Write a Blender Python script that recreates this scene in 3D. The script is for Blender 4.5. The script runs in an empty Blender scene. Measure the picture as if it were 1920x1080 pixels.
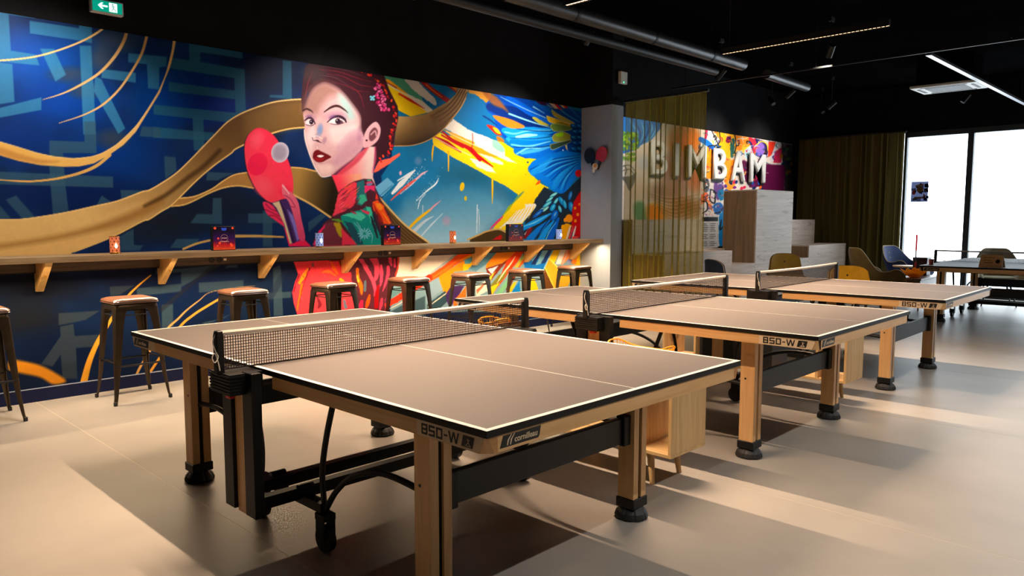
import bpy, bmesh, math, random
import numpy as np
from mathutils import Vector, Matrix

random.seed(7)
R = math.radians
scene = bpy.context.scene
C = scene.collection

# ------------------------------------------------------------------ camera
F_PX, YAW, PITCH, ROLL = 1406.5, 0.7937, 0.09297, -0.00248
CAM = np.array([-2.228, -2.846, 1.356])
SX, SY = -54.8, 4.6                      # principal point offset in pixels
_fw = np.array([math.cos(YAW)*math.cos(PITCH), math.sin(YAW)*math.cos(PITCH), -math.sin(PITCH)])
_r = np.array([math.sin(YAW), -math.cos(YAW), 0.0]); _u = np.cross(_r, _fw)
_r2 = _r*math.cos(ROLL) + _u*math.sin(ROLL); _u2 = -_r*math.sin(ROLL) + _u*math.cos(ROLL)
cd = bpy.data.cameras.new('camera'); cam = bpy.data.objects.new('camera', cd); C.objects.link(cam)
cam.matrix_world = Matrix(((_r2[0], _u2[0], -_fw[0], CAM[0]), (_r2[1], _u2[1], -_fw[1], CAM[1]),
                           (_r2[2], _u2[2], -_fw[2], CAM[2]), (0, 0, 0, 1)))
cd.sensor_width = 36.0; cd.lens = 36.0*F_PX/1920.0
cd.shift_x = -SX/1920.0; cd.shift_y = SY/1920.0
cd.clip_start = 0.05; cd.clip_end = 100
scene.camera = cam

def to_px(P):
    """photo pixel of 3-D points"""
    d = np.asarray(P, float) - CAM
    z = d @ _fw
    return 960 + F_PX*(d @ _r2)/z + SX, 540 - F_PX*(d @ _u2)/z + SY

def at(px, py, axis, val):
    """point on the plane axis=val that a photo pixel looks at"""
    d = _fw + _r2*(px - SX - 960)/F_PX - _u2*(py - SY - 540)/F_PX
    t = (val - CAM[axis])/d[axis]
    return CAM + t*d

# ------------------------------------------------------------------ world, exposure, daylight
scene.view_settings.view_transform = 'Standard'
scene.view_settings.look = 'None'
scene.view_settings.gamma = 1.0
scene.view_settings.use_curve_mapping = False
scene.view_settings.exposure = 0.0
w = bpy.data.worlds.new('daylight'); scene.world = w; w.use_nodes = True
w.node_tree.nodes['Background'].inputs[0].default_value = (0.86, 0.94, 1.0, 1)
w.node_tree.nodes['Background'].inputs[1].default_value = 5.2

WARM = (1.0, 0.70, 0.47)
def area(name, loc, sx, sy, power, color, rot=(0, 0, 0), spread=180):
    l = bpy.data.lights.new(name, 'AREA'); l.shape = 'RECTANGLE'; l.size = sx; l.size_y = sy
    l.energy = power; l.color = color; l.spread = R(spread)
    o = bpy.data.objects.new(name, l); C.objects.link(o); o.location = loc; o.rotation_euler = rot
    return o
def spot(name, loc, target, power, color, size, blend=0.5, radius=0.04):
    l = bpy.data.lights.new(name, 'SPOT'); l.energy = power; l.color = color
    l.spot_size = R(size); l.spot_blend = blend; l.shadow_soft_size = radius
    o = bpy.data.objects.new(name, l); C.objects.link(o); o.location = loc
    o.rotation_euler = (Vector(target) - Vector(loc)).to_track_quat('-Z', 'Y').to_euler()
    return o
# portal in the window opening (sampling aid for the daylight)
pl = bpy.data.lights.new('window_portal', 'AREA'); pl.shape = 'RECTANGLE'; pl.size = 5.4; pl.size_y = 2.7
pl.cycles.is_portal = True
po = bpy.data.objects.new('window_portal', pl); C.objects.link(po)
po.location = (12.86, -1.1, 1.4); po.rotation_euler = (R(90), 0, R(90))

# linear lamps hung over the tables (fixtures are built further down, at the same places)
LAMP_Z = 3.0
LAMPS = [(0.0, 0.17), (2.39, 0.17), (4.84, 0.17)]
for i, (lx, ly) in enumerate(LAMPS):
    area('linear_lamp_light', (lx, ly, LAMP_Z-0.012), 0.03, 1.54, 94, WARM, spread=105)
# second line of lamps, hung along x to the right of the camera
LAMPS_X = [(0.2, -2.92), (2.9, -2.92), (5.6, -2.92)]
for lx, ly in LAMPS_X:
    area('linear_lamp_light', (lx, ly, LAMP_Z-0.012), 2.4, 0.03, 31, (1.0, 0.94, 0.86), spread=120)
# ceiling spots that wash the painted wall
SPOTS = [(-0.75, 1.45), (1.95, 1.45), (4.35, 1.45), (7.2, 2.0), (9.35, 2.2), (11.0, 2.2)]
SPOT_POW = [190, 160, 240, 90, 150, 110]
for (sx_, tz), pw in zip(SPOTS, SPOT_POW):
    spot('wall_spot_light', (sx_, 2.28, 3.22), (sx_, 3.5, tz), pw, (1.0, 0.92, 0.84), 98 if sx_ < 6 else 84, 0.8)
for px_, py_, tg, pw in ((1557, 97, (9.0, 2.4, 0.9), 190), (1810, 185, (11.2, 2.4, 0.5), 60)):
    q_ = Vector(at(px_, py_, 2, 3.35)); q_ += (Vector(tg)-q_).normalized()*0.085; spot('lounge_spot_light', q_, tg, pw, (1.0, 0.84, 0.68), 70, 0.6)
# warm strip under the bar ledge
area('ledge_strip_light', (2.2, 3.16, 1.052), 7.2, 0.012, 140, (1.0, 0.72, 0.44), rot=(R(-12), 0, 0), spread=160)

# ------------------------------------------------------------------ mesh helpers
class MB:
    def __init__(s): s.v = []; s.f = []; s.m = []
    def add(s, verts, faces, mi=0):
        o = len(s.v); s.v += [tuple(map(float, p)) for p in verts]
        s.f += [tuple(i+o for i in f) for f in faces]; s.m += [mi]*len(faces)
        return s
    def box(s, a, b, mi=0):
        x0, y0, z0 = [min(p, q) for p, q in zip(a, b)]; x1, y1, z1 = [max(p, q) for p, q in zip(a, b)]
        return s.add([(x0,y0,z0),(x1,y0,z0),(x1,y1,z0),(x0,y1,z0),(x0,y0,z1),(x1,y0,z1),(x1,y1,z1),(x0,y1,z1)],
                     [(3,2,1,0),(4,5,6,7),(0,1,5,4),(1,2,6,5),(2,3,7,6),(3,0,4,7)], mi)
    def cbox(s, c, d, mi=0):
        return s.box([c[i]-d[i]/2 for i in range(3)], [c[i]+d[i]/2 for i in range(3)], mi)
    def loft(s, rings, cap=True, closed=True, mi=0):
        n = len(rings[0]); vs = [p for r in rings for p in r]; fs = []
        for k in range(len(rings)-1):
            for i in range(n if closed else n-1):
                j = (i+1) % n
                fs.append((k*n+i, k*n+j, (k+1)*n+j, (k+1)*n+i))
        if cap and closed:
            fs.append(tuple(range(n-1, -1, -1))); fs.append(tuple((len(rings)-1)*n+i for i in range(n)))
        return s.add(vs, fs, mi)
    def tube(s, pts, r, n=8, mi=0, cap=True):
        pts = [Vector(p) for p in pts]; rings = []
        rr = r if isinstance(r, (list, tuple)) else [r]*len(pts)
        up = Vector((0, 0, 1)); prev = None
        for i, p in enumerate(pts):
            d = (pts[min(i+1, len(pts)-1)] - pts[max(i-1, 0)]).normalized()
            if prev is None:
                a = d.cross(up if abs(d.z) < 0.95 else Vector((1, 0, 0))).normalized()
            else:
                a = (prev - d*prev.dot(d)).normalized()
            prev = a; b = d.cross(a)
            rings.append([p + a*rr[i]*math.cos(t) + b*rr[i]*math.sin(t) for t in [2*math.pi*k/n for k in range(n)]])
        return s.loft(rings, cap, True, mi)
    def cyl(s, a, b, r, n=12, mi=0, r2=None):
        return s.tube([a, b], [r, r if r2 is None else r2], n, mi)
    def lathe(s, prof, c=(0, 0, 0), n=20, mi=0, cap=True):
        return s.loft([[(c[0]+r*math.cos(2*math.pi*k/n), c[1]+r*math.sin(2*math.pi*k/n), c[2]+z) for k in range(n)] for r, z in prof], cap, True, mi)
    def prism(s, poly, axis, a, b, mi=0):
        """2-D polygon in the other two axes, extruded along axis from a to b"""
        def P(p, t):
            q = list(p); q.insert(axis, t); return q
        n = len(poly)
        return s.add([P(p, a) for p in poly] + [P(p, b) for p in poly],
                     [tuple(range(n-1, -1, -1)), tuple(range(n, 2*n))] + [(i, (i+1) % n, n+(i+1) % n, n+i) for i in range(n)], mi)
    def mesh(s, name, mats=(), bevel=0, smooth=False, seg=1):
        me = bpy.data.meshes.new(name); me.from_pydata(s.v, [], s.f)
        for m in mats: me.materials.append(m)
        bm = bmesh.new(); bm.from_mesh(me)
        for f, i in zip(bm.faces, s.m): f.material_index = i
        bmesh.ops.recalc_face_normals(bm, faces=bm.faces)
        if bevel:
            es = [e for e in bm.edges if len(e.link_faces) == 2 and e.calc_face_angle(0) > 0.5]
            bmesh.ops.bevel(bm, geom=es, offset=bevel, segments=seg, affect='EDGES', profile=0.6, clamp_overlap=True)
        if smooth:
            for f in bm.faces: f.smooth = True
            for e in bm.edges:
                if len(e.link_faces) == 2 and e.calc_face_angle(0) > 0.7: e.smooth = False
        bm.to_mesh(me); bm.free(); me.update()
        return me
    def build(s, name, mat, parent=None, bevel=0, smooth=False, seg=1, loc=None):
        mats = mat if isinstance(mat, (list, tuple)) else [mat]
        return link(name, s.mesh(name, mats, bevel, smooth, seg), parent, loc)

def link(name, me, parent=None, loc=None):
    o = bpy.data.objects.new(name, me); C.objects.link(o)
    if parent is not None: o.parent = parent
    if loc is not None: o.location = loc
    return o
def empty(name, loc=(0, 0, 0), rz=0.0):
    o = bpy.data.objects.new(name, None); C.objects.link(o); o.location = loc; o.rotation_euler = (0, 0, rz)
    o.empty_display_size = 0.1
    return o
def tag(o, label=None, cat=None, group=None, kind=None):
    if label: o['label'] = label
    if cat: o['category'] = cat
    if group: o['group'] = group
    if kind: o['kind'] = kind
    return o
def copy_tree(o, parent=None):
    c = o.copy(); C.objects.link(c); c.parent = parent
    for ch in list(o.children): copy_tree(ch, c)
    return c
def box(name, a, b, mat, parent=None, bevel=0):
    return MB().box(a, b).build(name, mat, parent, bevel)
def catmull(pts, k=6, closed=False):
    P = [np.array(p, float) for p in pts]; n = len(P); out = []
    for i in range(n if closed else n-1):
        p0 = P[(i-1) % n] if closed or i > 0 else P[i]*2-P[i+1]
        p1 = P[i]; p2 = P[(i+1) % n]
        p3 = P[(i+2) % n] if closed or i+2 < n else p2*2-p1
        for t in np.linspace(0, 1, k, endpoint=False):
            out.append(0.5*((2*p1)+(-p0+p2)*t+(2*p0-5*p1+4*p2-p3)*t*t+(-p0+3*p1-3*p2+p3)*t**3))
    if not closed: out.append(P[-1])
    return out

# ------------------------------------------------------------------ materials
def lin(c):
    c = np.asarray(c, float)/255.0
    return np.where(c <= 0.04045, c/12.92, ((c+0.055)/1.055)**2.4)
def rgb(*c): return tuple(lin(c)) + (1.0,)
def mat(name, col, rough=0.5, metal=0.0, spec=0.5, noise=0.0, nscale=8.0, bump=0.0, bscale=60.0, emit=None, estr=0.0, stretch=None, sheen=0.0):
    m = bpy.data.materials.new(name); m.use_nodes = True
    nt = m.node_tree; b = nt.nodes['Principled BSDF']
    b.inputs['Base Color'].default_value = col; b.inputs['Roughness'].default_value = rough
    b.inputs['Metallic'].default_value = metal; b.inputs['Specular IOR Level'].default_value = spec
    if sheen:
        b.inputs['Sheen Weight'].default_value = sheen; b.inputs['Sheen Roughness'].default_value = 0.4
    if emit is not None:
        b.inputs['Emission Color'].default_value = emit; b.inputs['Emission Strength'].default_value = estr
    if noise or bump:
        tc = nt.nodes.new('ShaderNodeTexCoord'); mp = nt.nodes.new('ShaderNodeMapping')
        nt.links.new(tc.outputs['Object'], mp.inputs[0])
        if stretch: mp.inputs['Scale'].default_value = stretch
    if noise:
        n = nt.nodes.new('ShaderNodeTexNoise'); n.inputs['Scale'].default_value = nscale; n.inputs['Detail'].default_value = 5
        nt.links.new(mp.outputs[0], n.inputs['Vector'])
        r = nt.nodes.new('ShaderNodeMapRange'); r.inputs['From Min'].default_value = 0.3; r.inputs['From Max'].default_value = 0.7
        r.inputs['To Min'].default_value = 1-noise; r.inputs['To Max'].default_value = 1+noise*0.6
        nt.links.new(n.outputs['Fac'], r.inputs['Value'])
        mx = nt.nodes.new('ShaderNodeMix'); mx.data_type = 'RGBA'; mx.blend_type = 'MULTIPLY'; mx.inputs['Factor'].default_value = 1
        mx.inputs[6].default_value = col; nt.links.new(r.outputs[0], mx.inputs[7]); nt.links.new(mx.outputs[2], b.inputs['Base Color'])
    if bump:
        n2 = nt.nodes.new('ShaderNodeTexNoise'); n2.inputs['Scale'].default_value = bscale; n2.inputs['Detail'].default_value = 3
        nt.links.new(mp.outputs[0], n2.inputs['Vector'])
        bp = nt.nodes.new('ShaderNodeBump'); bp.inputs['Strength'].default_value = bump; bp.inputs['Distance'].default_value = 0.004
        nt.links.new(n2.outputs['Fac'], bp.inputs['Height']); nt.links.new(bp.outputs[0], b.inputs['Normal'])
    return m
def wood(name, c1, c2, axis=1, scale=3.0, rough=0.45, knots=0.0):
    """grain that runs along the given local axis"""
    m = bpy.data.materials.new(name); m.use_nodes = True
    nt = m.node_tree; b = nt.nodes['Principled BSDF']; b.inputs['Roughness'].default_value = rough
    tc = nt.nodes.new('ShaderNodeTexCoord'); mp = nt.nodes.new('ShaderNodeMapping'); nt.links.new(tc.outputs['Object'], mp.inputs[0])
    sc = [scale*9]*3; sc[axis] = scale*0.55; mp.inputs['Scale'].default_value = sc
    n = nt.nodes.new('ShaderNodeTexNoise'); n.inputs['Scale'].default_value = 1.6; n.inputs['Detail'].default_value = 7; n.inputs['Distortion'].default_value = 1.2
    nt.links.new(mp.outputs[0], n.inputs['Vector'])
    cr = nt.nodes.new('ShaderNodeValToRGB'); cr.color_ramp.elements[0].position = 0.33; cr.color_ramp.elements[1].position = 0.68
    cr.color_ramp.elements[0].color = c2; cr.color_ramp.elements[1].color = c1
    nt.links.new(n.outputs['Fac'], cr.inputs[0])
    out = cr.outputs[0]
    if knots:
        mp2 = nt.nodes.new('ShaderNodeMapping'); nt.links.new(tc.outputs['Object'], mp2.inputs[0])
        s2 = [9.0]*3; s2[axis] = 1.3; mp2.inputs['Scale'].default_value = s2
        n2 = nt.nodes.new('ShaderNodeTexNoise'); n2.inputs['Scale'].default_value = 1.0; n2.inputs['Detail'].default_value = 6; n2.inputs['Distortion'].default_value = 2.5
        nt.links.new(mp2.outputs[0], n2.inputs['Vector'])
        r2 = nt.nodes.new('ShaderNodeValToRGB'); r2.color_ramp.elements[0].position = 0.60; r2.color_ramp.elements[0].color = (1, 1, 1, 1)
        r2.color_ramp.elements[1].position = 0.72; r2.color_ramp.elements[1].color = (1-knots, 1-knots, 1-knots, 1)
        nt.links.new(n2.outputs['Fac'], r2.inputs[0])
        mx = nt.nodes.new('ShaderNodeMix'); mx.data_type = 'RGBA'; mx.blend_type = 'MULTIPLY'; mx.inputs['Factor'].default_value = 1
        nt.links.new(out, mx.inputs[6]); nt.links.new(r2.outputs[0], mx.inputs[7]); out = mx.outputs[2]
    nt.links.new(out, b.inputs['Base Color'])
    return m

M = {}
M['black'] = mat('black_paint', (0.010, 0.010, 0.011, 1), 0.9, spec=0.1, noise=0.3, nscale=3)
M['ceil'] = mat('black_ceiling', (0.0035, 0.0035, 0.004, 1), 1.0, spec=0.0, noise=0.3, nscale=2)
M['floor'] = mat('beige_vinyl', rgb(160, 154, 146), 0.40, spec=0.4, noise=0.10, nscale=2.2, bump=0.015, bscale=120)
M['seam'] = mat('pale_weld_seam', rgb(215, 200, 175), 0.5, noise=0.1)
M['navy'] = mat('navy_gloss_paint', rgb(9, 20, 60), 0.5, spec=0.25, noise=0.1)
M['greywall'] = mat('grey_wall_paint', rgb(152, 161, 170), 0.7, noise=0.04, bump=0.1, bscale=90)
M['top'] = mat('grey_playing_surface', rgb(98, 90, 87), 0.60, spec=1.0, noise=0.04, nscale=30)
M['white'] = mat('white_line_paint', rgb(240, 238, 232), 0.5, noise=0.03)
M['edge'] = mat('black_edge_band', (0.004, 0.0045, 0.005, 1), 0.5, spec=0.3, noise=0.1)
M['beech'] = wood('beech_wood', rgb(228, 184, 128), rgb(212, 164, 106), 1, 2.0, 0.42)
M['beechx'] = wood('beech_wood_cross', rgb(228, 184, 128), rgb(212, 164, 106), 0, 2.0, 0.42)
M['beechz'] = wood('beech_wood_upright', rgb(228, 184, 128), rgb(212, 164, 106), 2, 2.0, 0.42)
M['steel'] = mat('black_powder_coat', (0.006, 0.0065, 0.007, 1), 0.5, spec=0.35, noise=0.15, bump=0.05, bscale=300)
M['panel'] = mat('charcoal_panel', (0.016, 0.0165, 0.018, 1), 0.5, spec=0.4, noise=0.1)
M['rubber'] = mat('black_rubber', (0.016, 0.016, 0.018, 1), 0.55, noise=0.2, bump=0.05)
M['red'] = mat('red_plastic', rgb(215, 30, 25), 0.35, noise=0.05)
M['net'] = mat('dark_net_cord', rgb(52, 38, 34), 0.8, noise=0.2)
M['tape'] = mat('white_net_tape', rgb(238, 230, 220), 0.7, noise=0.05)
M['cord'] = mat('white_cord', rgb(235, 232, 225), 0.7, noise=0.05)
M['label'] = mat('cream_label_panel', rgb(226, 202, 168), 0.5, noise=0.04)
M['ink'] = mat('black_print', (0.008, 0.008, 0.009, 1), 0.5, noise=0.1)
M['cream'] = mat('cream_print', rgb(226, 205, 172), 0.5, noise=0.04)
M['gun'] = mat('gunmetal_sheet', rgb(82, 71, 58), 0.36, metal=0.85, noise=0.18, nscale=12, bump=0.04, bscale=200)
M['leather'] = mat('brown_leather', rgb(90, 60, 44), 0.28, spec=0.7, noise=0.18, nscale=14, bump=0.12, bscale=140)
M['oak'] = wood('oak_ledge', rgb(188, 156, 112), rgb(150, 120, 84), 0, 2.2, 0.5)
M['oakdark'] = wood('smoked_oak', rgb(92, 78, 62), rgb(66, 55, 44), 0, 2.2, 0.55)
M['pine'] = wood('pine_bracket', rgb(236, 192, 116), rgb(218, 168, 92), 2, 2.0, 0.5)
M['lightoak'] = wood('light_oak_box', rgb(216, 184, 132), rgb(190, 154, 102), 2, 1.6, 0.5, knots=0.25)
M['lightoaky'] = wood('light_oak_board', rgb(216, 184, 132), rgb(190, 154, 102), 1, 1.6, 0.5, knots=0.2)
M['tier'] = wood('washed_oak_panel', rgb(206, 194, 184), rgb(184, 170, 160), 0, 1.0, 0.55, knots=0.4)
M['tiers'] = wood('washed_oak_side', rgb(150, 124, 96), rgb(122, 98, 74), 2, 1.2, 0.55, knots=0.2)
M['dark'] = mat('dark_recess', (0.010, 0.009, 0.008, 1), 0.8, noise=0.2)
M['frame'] = mat('anthracite_frame', rgb(34, 44, 52), 0.45, noise=0.1)
M['letter'] = mat('white_letter', rgb(222, 222, 218), 0.42, noise=0.03)
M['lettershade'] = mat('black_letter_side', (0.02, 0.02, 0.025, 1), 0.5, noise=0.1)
M['galv'] = mat('galvanised_duct', rgb(78, 78, 80), 0.38, metal=0.6, noise=0.15, nscale=6)
M['plastic'] = mat('white_plastic', rgb(225, 226, 222), 0.4, noise=0.03)
M['brass'] = mat('brass', rgb(200, 150, 70), 0.3, metal=0.9, noise=0.1)
# ------------------------------------------------------------------ room shell
WALL_Y, FAR_X, CEIL = 3.5, 12.9, 3.75
X0, Y0 = -6.0, -7.0
def struct(o): o['kind'] = 'structure'; return o
# floor: sheet vinyl laid in strips along y, pale weld seams between them
floor = struct(box('floor', (X0, Y0, -0.12), (FAR_X+0.15, WALL_Y, -0.0006), M['seam']))
strip_w = 2.05; xs = -0.735 - strip_w*3
while xs < FAR_X:
    a, b = max(xs+0.002, X0), min(xs+strip_w-0.002, FAR_X+0.1)
    box('vinyl_strip', (a, Y0, -0.0006), (b, WALL_Y, 0.0), M['floor'], floor)
    xs += strip_w
struct(box('wall_back', (X0, WALL_Y, 0), (FAR_X+0.15, WALL_Y+0.15, CEIL), M['black']))
struct(box('wall_left', (X0-0.15, Y0, 0), (X0, WALL_Y+0.15, CEIL), M['black']))
struct(box('wall_front', (X0-0.15, Y0-0.15, 0), (FAR_X+0.15, Y0, CEIL), M['black']))
struct(box('ceiling', (X0-0.15, Y0-0.15, CEIL), (FAR_X+0.15, WALL_Y+0.15, CEIL+0.1), M['ceil']))
# window wall: header, piers, sill, mullions
WZ = 2.83; WY = [1.62, 0.585, -1.25, -3.05, -4.2]
struct(box('wall_far', (FAR_X, Y0, WZ+0.09), (FAR_X+0.15, WALL_Y, CEIL), M['black']))
struct(box('wall_far_left', (FAR_X, WY[0]+0.05, 0), (FAR_X+0.15, WALL_Y, WZ+0.09), M['black']))
struct(box('wall_far_right', (FAR_X, Y0, 0), (FAR_X+0.15, WY[-1]-0.05, WZ+0.09), M['black']))
glass = bpy.data.materials.new('window_glass'); glass.use_nodes = True
nt = glass.node_tree; nt.nodes.remove(nt.nodes['Principled BSDF'])
tr = nt.nodes.new('ShaderNodeBsdfTransparent'); tr.inputs[0].default_value = (0.97, 0.99, 1.0, 1)
gl = nt.nodes.new('ShaderNodeBsdfGlossy'); gl.inputs['Roughness'].default_value = 0.03
mx = nt.nodes.new('ShaderNodeMixShader'); mx.inputs[0].default_value = 0.06
nt.links.new(tr.outputs[0], mx.inputs[1]); nt.links.new(gl.outputs[0], mx.inputs[2]); nt.links.new(mx.outputs[0], nt.nodes['Material Output'].inputs[0])
for k in range(len(WY)-1):
    ya, yb = WY[k]-0.045, WY[k+1]+0.045
    wn = struct(empty('window_%d' % (k+1), (FAR_X+0.05, (ya+yb)/2, 0)))
    h = (ya-yb)/2
    fr = MB()
    fr.box((-0.04, -h-0.045, WZ), (0.06, h+0.045, WZ+0.09)); fr.box((-0.04, -h-0.045, 0), (0.06, h+0.045, 0.06))
    fr.box((-0.04, -h-0.045, 0.06), (0.06, -h, WZ)); fr.box((-0.04, h, 0.06), (0.06, h+0.045, WZ))
    fr.build('window_frame', M['frame'], wn)
    box('pane', (0.0, -h, 0.06), (0.008, h, WZ), glass, wn)
# pillar where the ledge ends
pil = struct(box('wall_pillar', (5.87, 3.0, 0), (6.12, WALL_Y, 2.845), M['greywall']))
struct(box('wall_pillar_head', (5.87, 3.0, 2.845), (6.12, WALL_Y, CEIL), M['black']))
bb = MB(); bb.box((X0, 3.485, 0), (5.87, WALL_Y, 0.098))
struct(bb.build('baseboard_back', M['navy'], bevel=0.003))
struct(box('trim_1', (X0, 3.484, 0.098), (5.87, WALL_Y, 0.104), mat('pale_trim', rgb(150, 160, 190), 0.4, noise=0.05)))

# ------------------------------------------------------------------ painted murals (paint stored as colour per vertex of a flat panel)
class Paint:
    def __init__(s, xs, zs, y):
        X, Z = np.meshgrid(xs, zs); s.shape = X.shape
        s.P = np.stack([X.ravel(), np.full(X.size, y), Z.ravel()], -1)
        s.x, s.y = to_px(s.P); s.c = np.zeros((X.size, 3)); s.rng = np.random.default_rng(3)
        s.n1 = s.noise(7.0, 1); s.n2 = s.noise(2.2, 2); s.n3 = s.noise(30.0, 3)
    def noise(s, sc, seed):
        rng = np.random.default_rng(seed); T = rng.random((256, 256))
        u, v = s.x/sc+1000, s.y/sc+1000; i, j = np.floor(u).astype(int), np.floor(v).astype(int); a, b = u-i, v-j
        a = a*a*(3-2*a); b = b*b*(3-2*b); g = lambda p, q: T[p % 256, q % 256]
        return (g(i, j)*(1-a)*(1-b)+g(i+1, j)*a*(1-b)+g(i, j+1)*(1-a)*b+g(i+1, j+1)*a*b)*2-1
    def pick(s, q, m):
        q = np.asarray(q, float); a, b = q.min(0)-m, q.max(0)+m
        return np.nonzero((s.x > a[0]) & (s.x < b[0]) & (s.y > a[1]) & (s.y < b[1]))[0]
    def blend(s, i, a, col, grad):
        col = np.asarray(col, float)
        if grad is not None:
            (p, q, c2) = grad; p = np.asarray(p, float); d = np.asarray(q, float)-p
            t = np.clip(((s.x[i]-p[0])*d[0]+(s.y[i]-p[1])*d[1])/(d@d), 0, 1)[:, None]
            col = col*(1-t)+np.asarray(c2, float)*t
        a = a[:, None]; s.c[i] = s.c[i]*(1-a)+col*a
    def fill(s, q, col, f=0.7, sm=True, grad=None, al=1.0, rough=0.0):
        q = np.array(catmull(q, 5, True) if sm else q, float)
        i = s.pick(q, f*2+rough+1)
        if not len(i): return
        x, y = s.x[i], s.y[i]; d2 = np.full(len(i), 1e9); ins = np.zeros(len(i), bool)
        for k in range(len(q)):
            (ax, ay), (bx, by) = q[k], q[(k+1) % len(q)]
            ex, ey = bx-ax, by-ay; L = ex*ex+ey*ey+1e-9
            t = np.clip(((x-ax)*ex+(y-ay)*ey)/L, 0, 1)
            d2 = np.minimum(d2, (x-ax-t*ex)**2+(y-ay-t*ey)**2)
            if ay != by: ins ^= ((ay > y) != (by > y)) & (x < ax+(y-ay)*ex/ey)
        d = np.sqrt(d2)*np.where(ins, -1, 1)
        if rough: d = d+rough*(0.6*s.n1[i]+0.6*s.n2[i])
        s.blend(i, np.clip(0.5-d/(2*f), 0, 1)*al, col, grad)
    def line(s, q, w, col, f=0.6, grad=None, al=1.0, rough=0.0, k=6):
        n = len(q); w = np.interp(np.linspace(0, 1, (n-1)*k+1), np.linspace(0, 1, len(w)), w) if isinstance(w, (list, tuple)) else np.full((n-1)*k+1, w)
        q = np.array(catmull(q, k), float)
        i = s.pick(q, w.max()+f*2+rough+1)
        if not len(i): return
        x, y = s.x[i], s.y[i]; d = np.full(len(i), 1e9)
        for k in range(len(q)-1):
            (ax, ay), (bx, by) = q[k], q[k+1]
            ex, ey = bx-ax, by-ay; L = ex*ex+ey*ey+1e-9
            t = np.clip(((x-ax)*ex+(y-ay)*ey)/L, 0, 1)
            d = np.minimum(d, np.sqrt((x-ax-t*ex)**2+(y-ay-t*ey)**2)-(w[k]*(1-t)+w[k+1]*t)/2)
        if rough: d = d+rough*(0.6*s.n1[i]+0.6*s.n2[i])
        s.blend(i, np.clip(0.5-d/(2*f), 0, 1)*al, col, grad)
    def blob(s, c, r, col, ang=0.0, soft=0.5, al=1.0):
        rx, ry = r if isinstance(r, (tuple, list)) else (r, r); m = max(rx, ry)*1.2+2
        i = s.pick([c], m)
        if not len(i): return
        x, y = s.x[i]-c[0], s.y[i]-c[1]; ca, sa = math.cos(R(ang)), math.sin(R(ang))
        d = np.sqrt(((x*ca+y*sa)/rx)**2+((-x*sa+y*ca)/ry)**2)
        t = np.clip((1-d)/max(soft, 1.0/max(rx, ry)), 0, 1); s.blend(i, t*(2-t)*al, col, None)
    def object(s, name, rough=0.5):
        h, wd = s.shape; idx = np.arange(h*wd).reshape(h, wd)
        q = np.stack([idx[:-1, :-1], idx[:-1, 1:], idx[1:, 1:], idx[1:, :-1]], -1).reshape(-1, 4)
        me = bpy.data.meshes.new(name); nv, nf = len(s.P), len(q)
        me.vertices.add(nv); me.vertices.foreach_set('co', s.P.ravel())
        me.loops.add(nf*4); me.loops.foreach_set('vertex_index', q.ravel().astype(np.int32))
        me.polygons.add(nf); me.polygons.foreach_set('loop_start', np.arange(nf, dtype=np.int32)*4)
        me.update(calc_edges=True)
        at_ = me.color_attributes.new('paint', 'FLOAT_COLOR', 'POINT')
        col = np.ones((nv, 4)); col[:, :3] = lin(np.clip((lambda c: c.mean(1, keepdims=True)+(c-c.mean(1, keepdims=True))*1.10)(s.c*(1+0.012*s.n1[:, None]+0.012*s.n2[:, None])), 0, 255))
        at_.data.foreach_set('color', col.ravel())
        m = bpy.data.materials.new(name+'_paint'); m.use_nodes = True; nt = m.node_tree; b = nt.nodes['Principled BSDF']
        vc = nt.nodes.new('ShaderNodeVertexColor'); vc.layer_name = 'paint'; nt.links.new(vc.outputs[0], b.inputs['Base Color'])
        b.inputs['Roughness'].default_value = rough; b.inputs['Specular IOR Level'].default_value = 0.12
        me.materials.append(m)
        return link(name, me)
ZM = {'A': (550, 110, 4.5), 'B': (440, 220, 4.32), 'C': (580, 320, 7.2), 'D': (700, 120, 6.0), 'E': (700, 270, 5.686),
      'F': (890, 150, 6.352), 'G': (890, 300, 6.752), 'H': (540, 460, 7.385), 'I': (790, 440, 6.194), 'J': (0, 0, 4.321),
      'K': (300, 60, 4.911), 'L': (0, 230, 4.32), 'M': (280, 250, 4.696), 'N': (0, 490, 4.0), 'O': (270, 460, 6.0), 'P': (1165, 200, 4.0)}
def Zp(k, pts):
    a, b, s = ZM[k]
    return [(a+x/s, b+y/s) for x, y in pts]
def flat(*segs):
    return [p for sg in segs for p in sg]

MX = np.concatenate([np.arange(-3.4, -1.1, 0.03), np.arange(-1.1, 1.7, 0.0052), np.linspace(1.7, 5.869, 600)])
MZ = np.arange(0.1045, 2.8461, 0.0066)
pt = Paint(MX, MZ, WALL_Y-0.004)
G = pt
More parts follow.
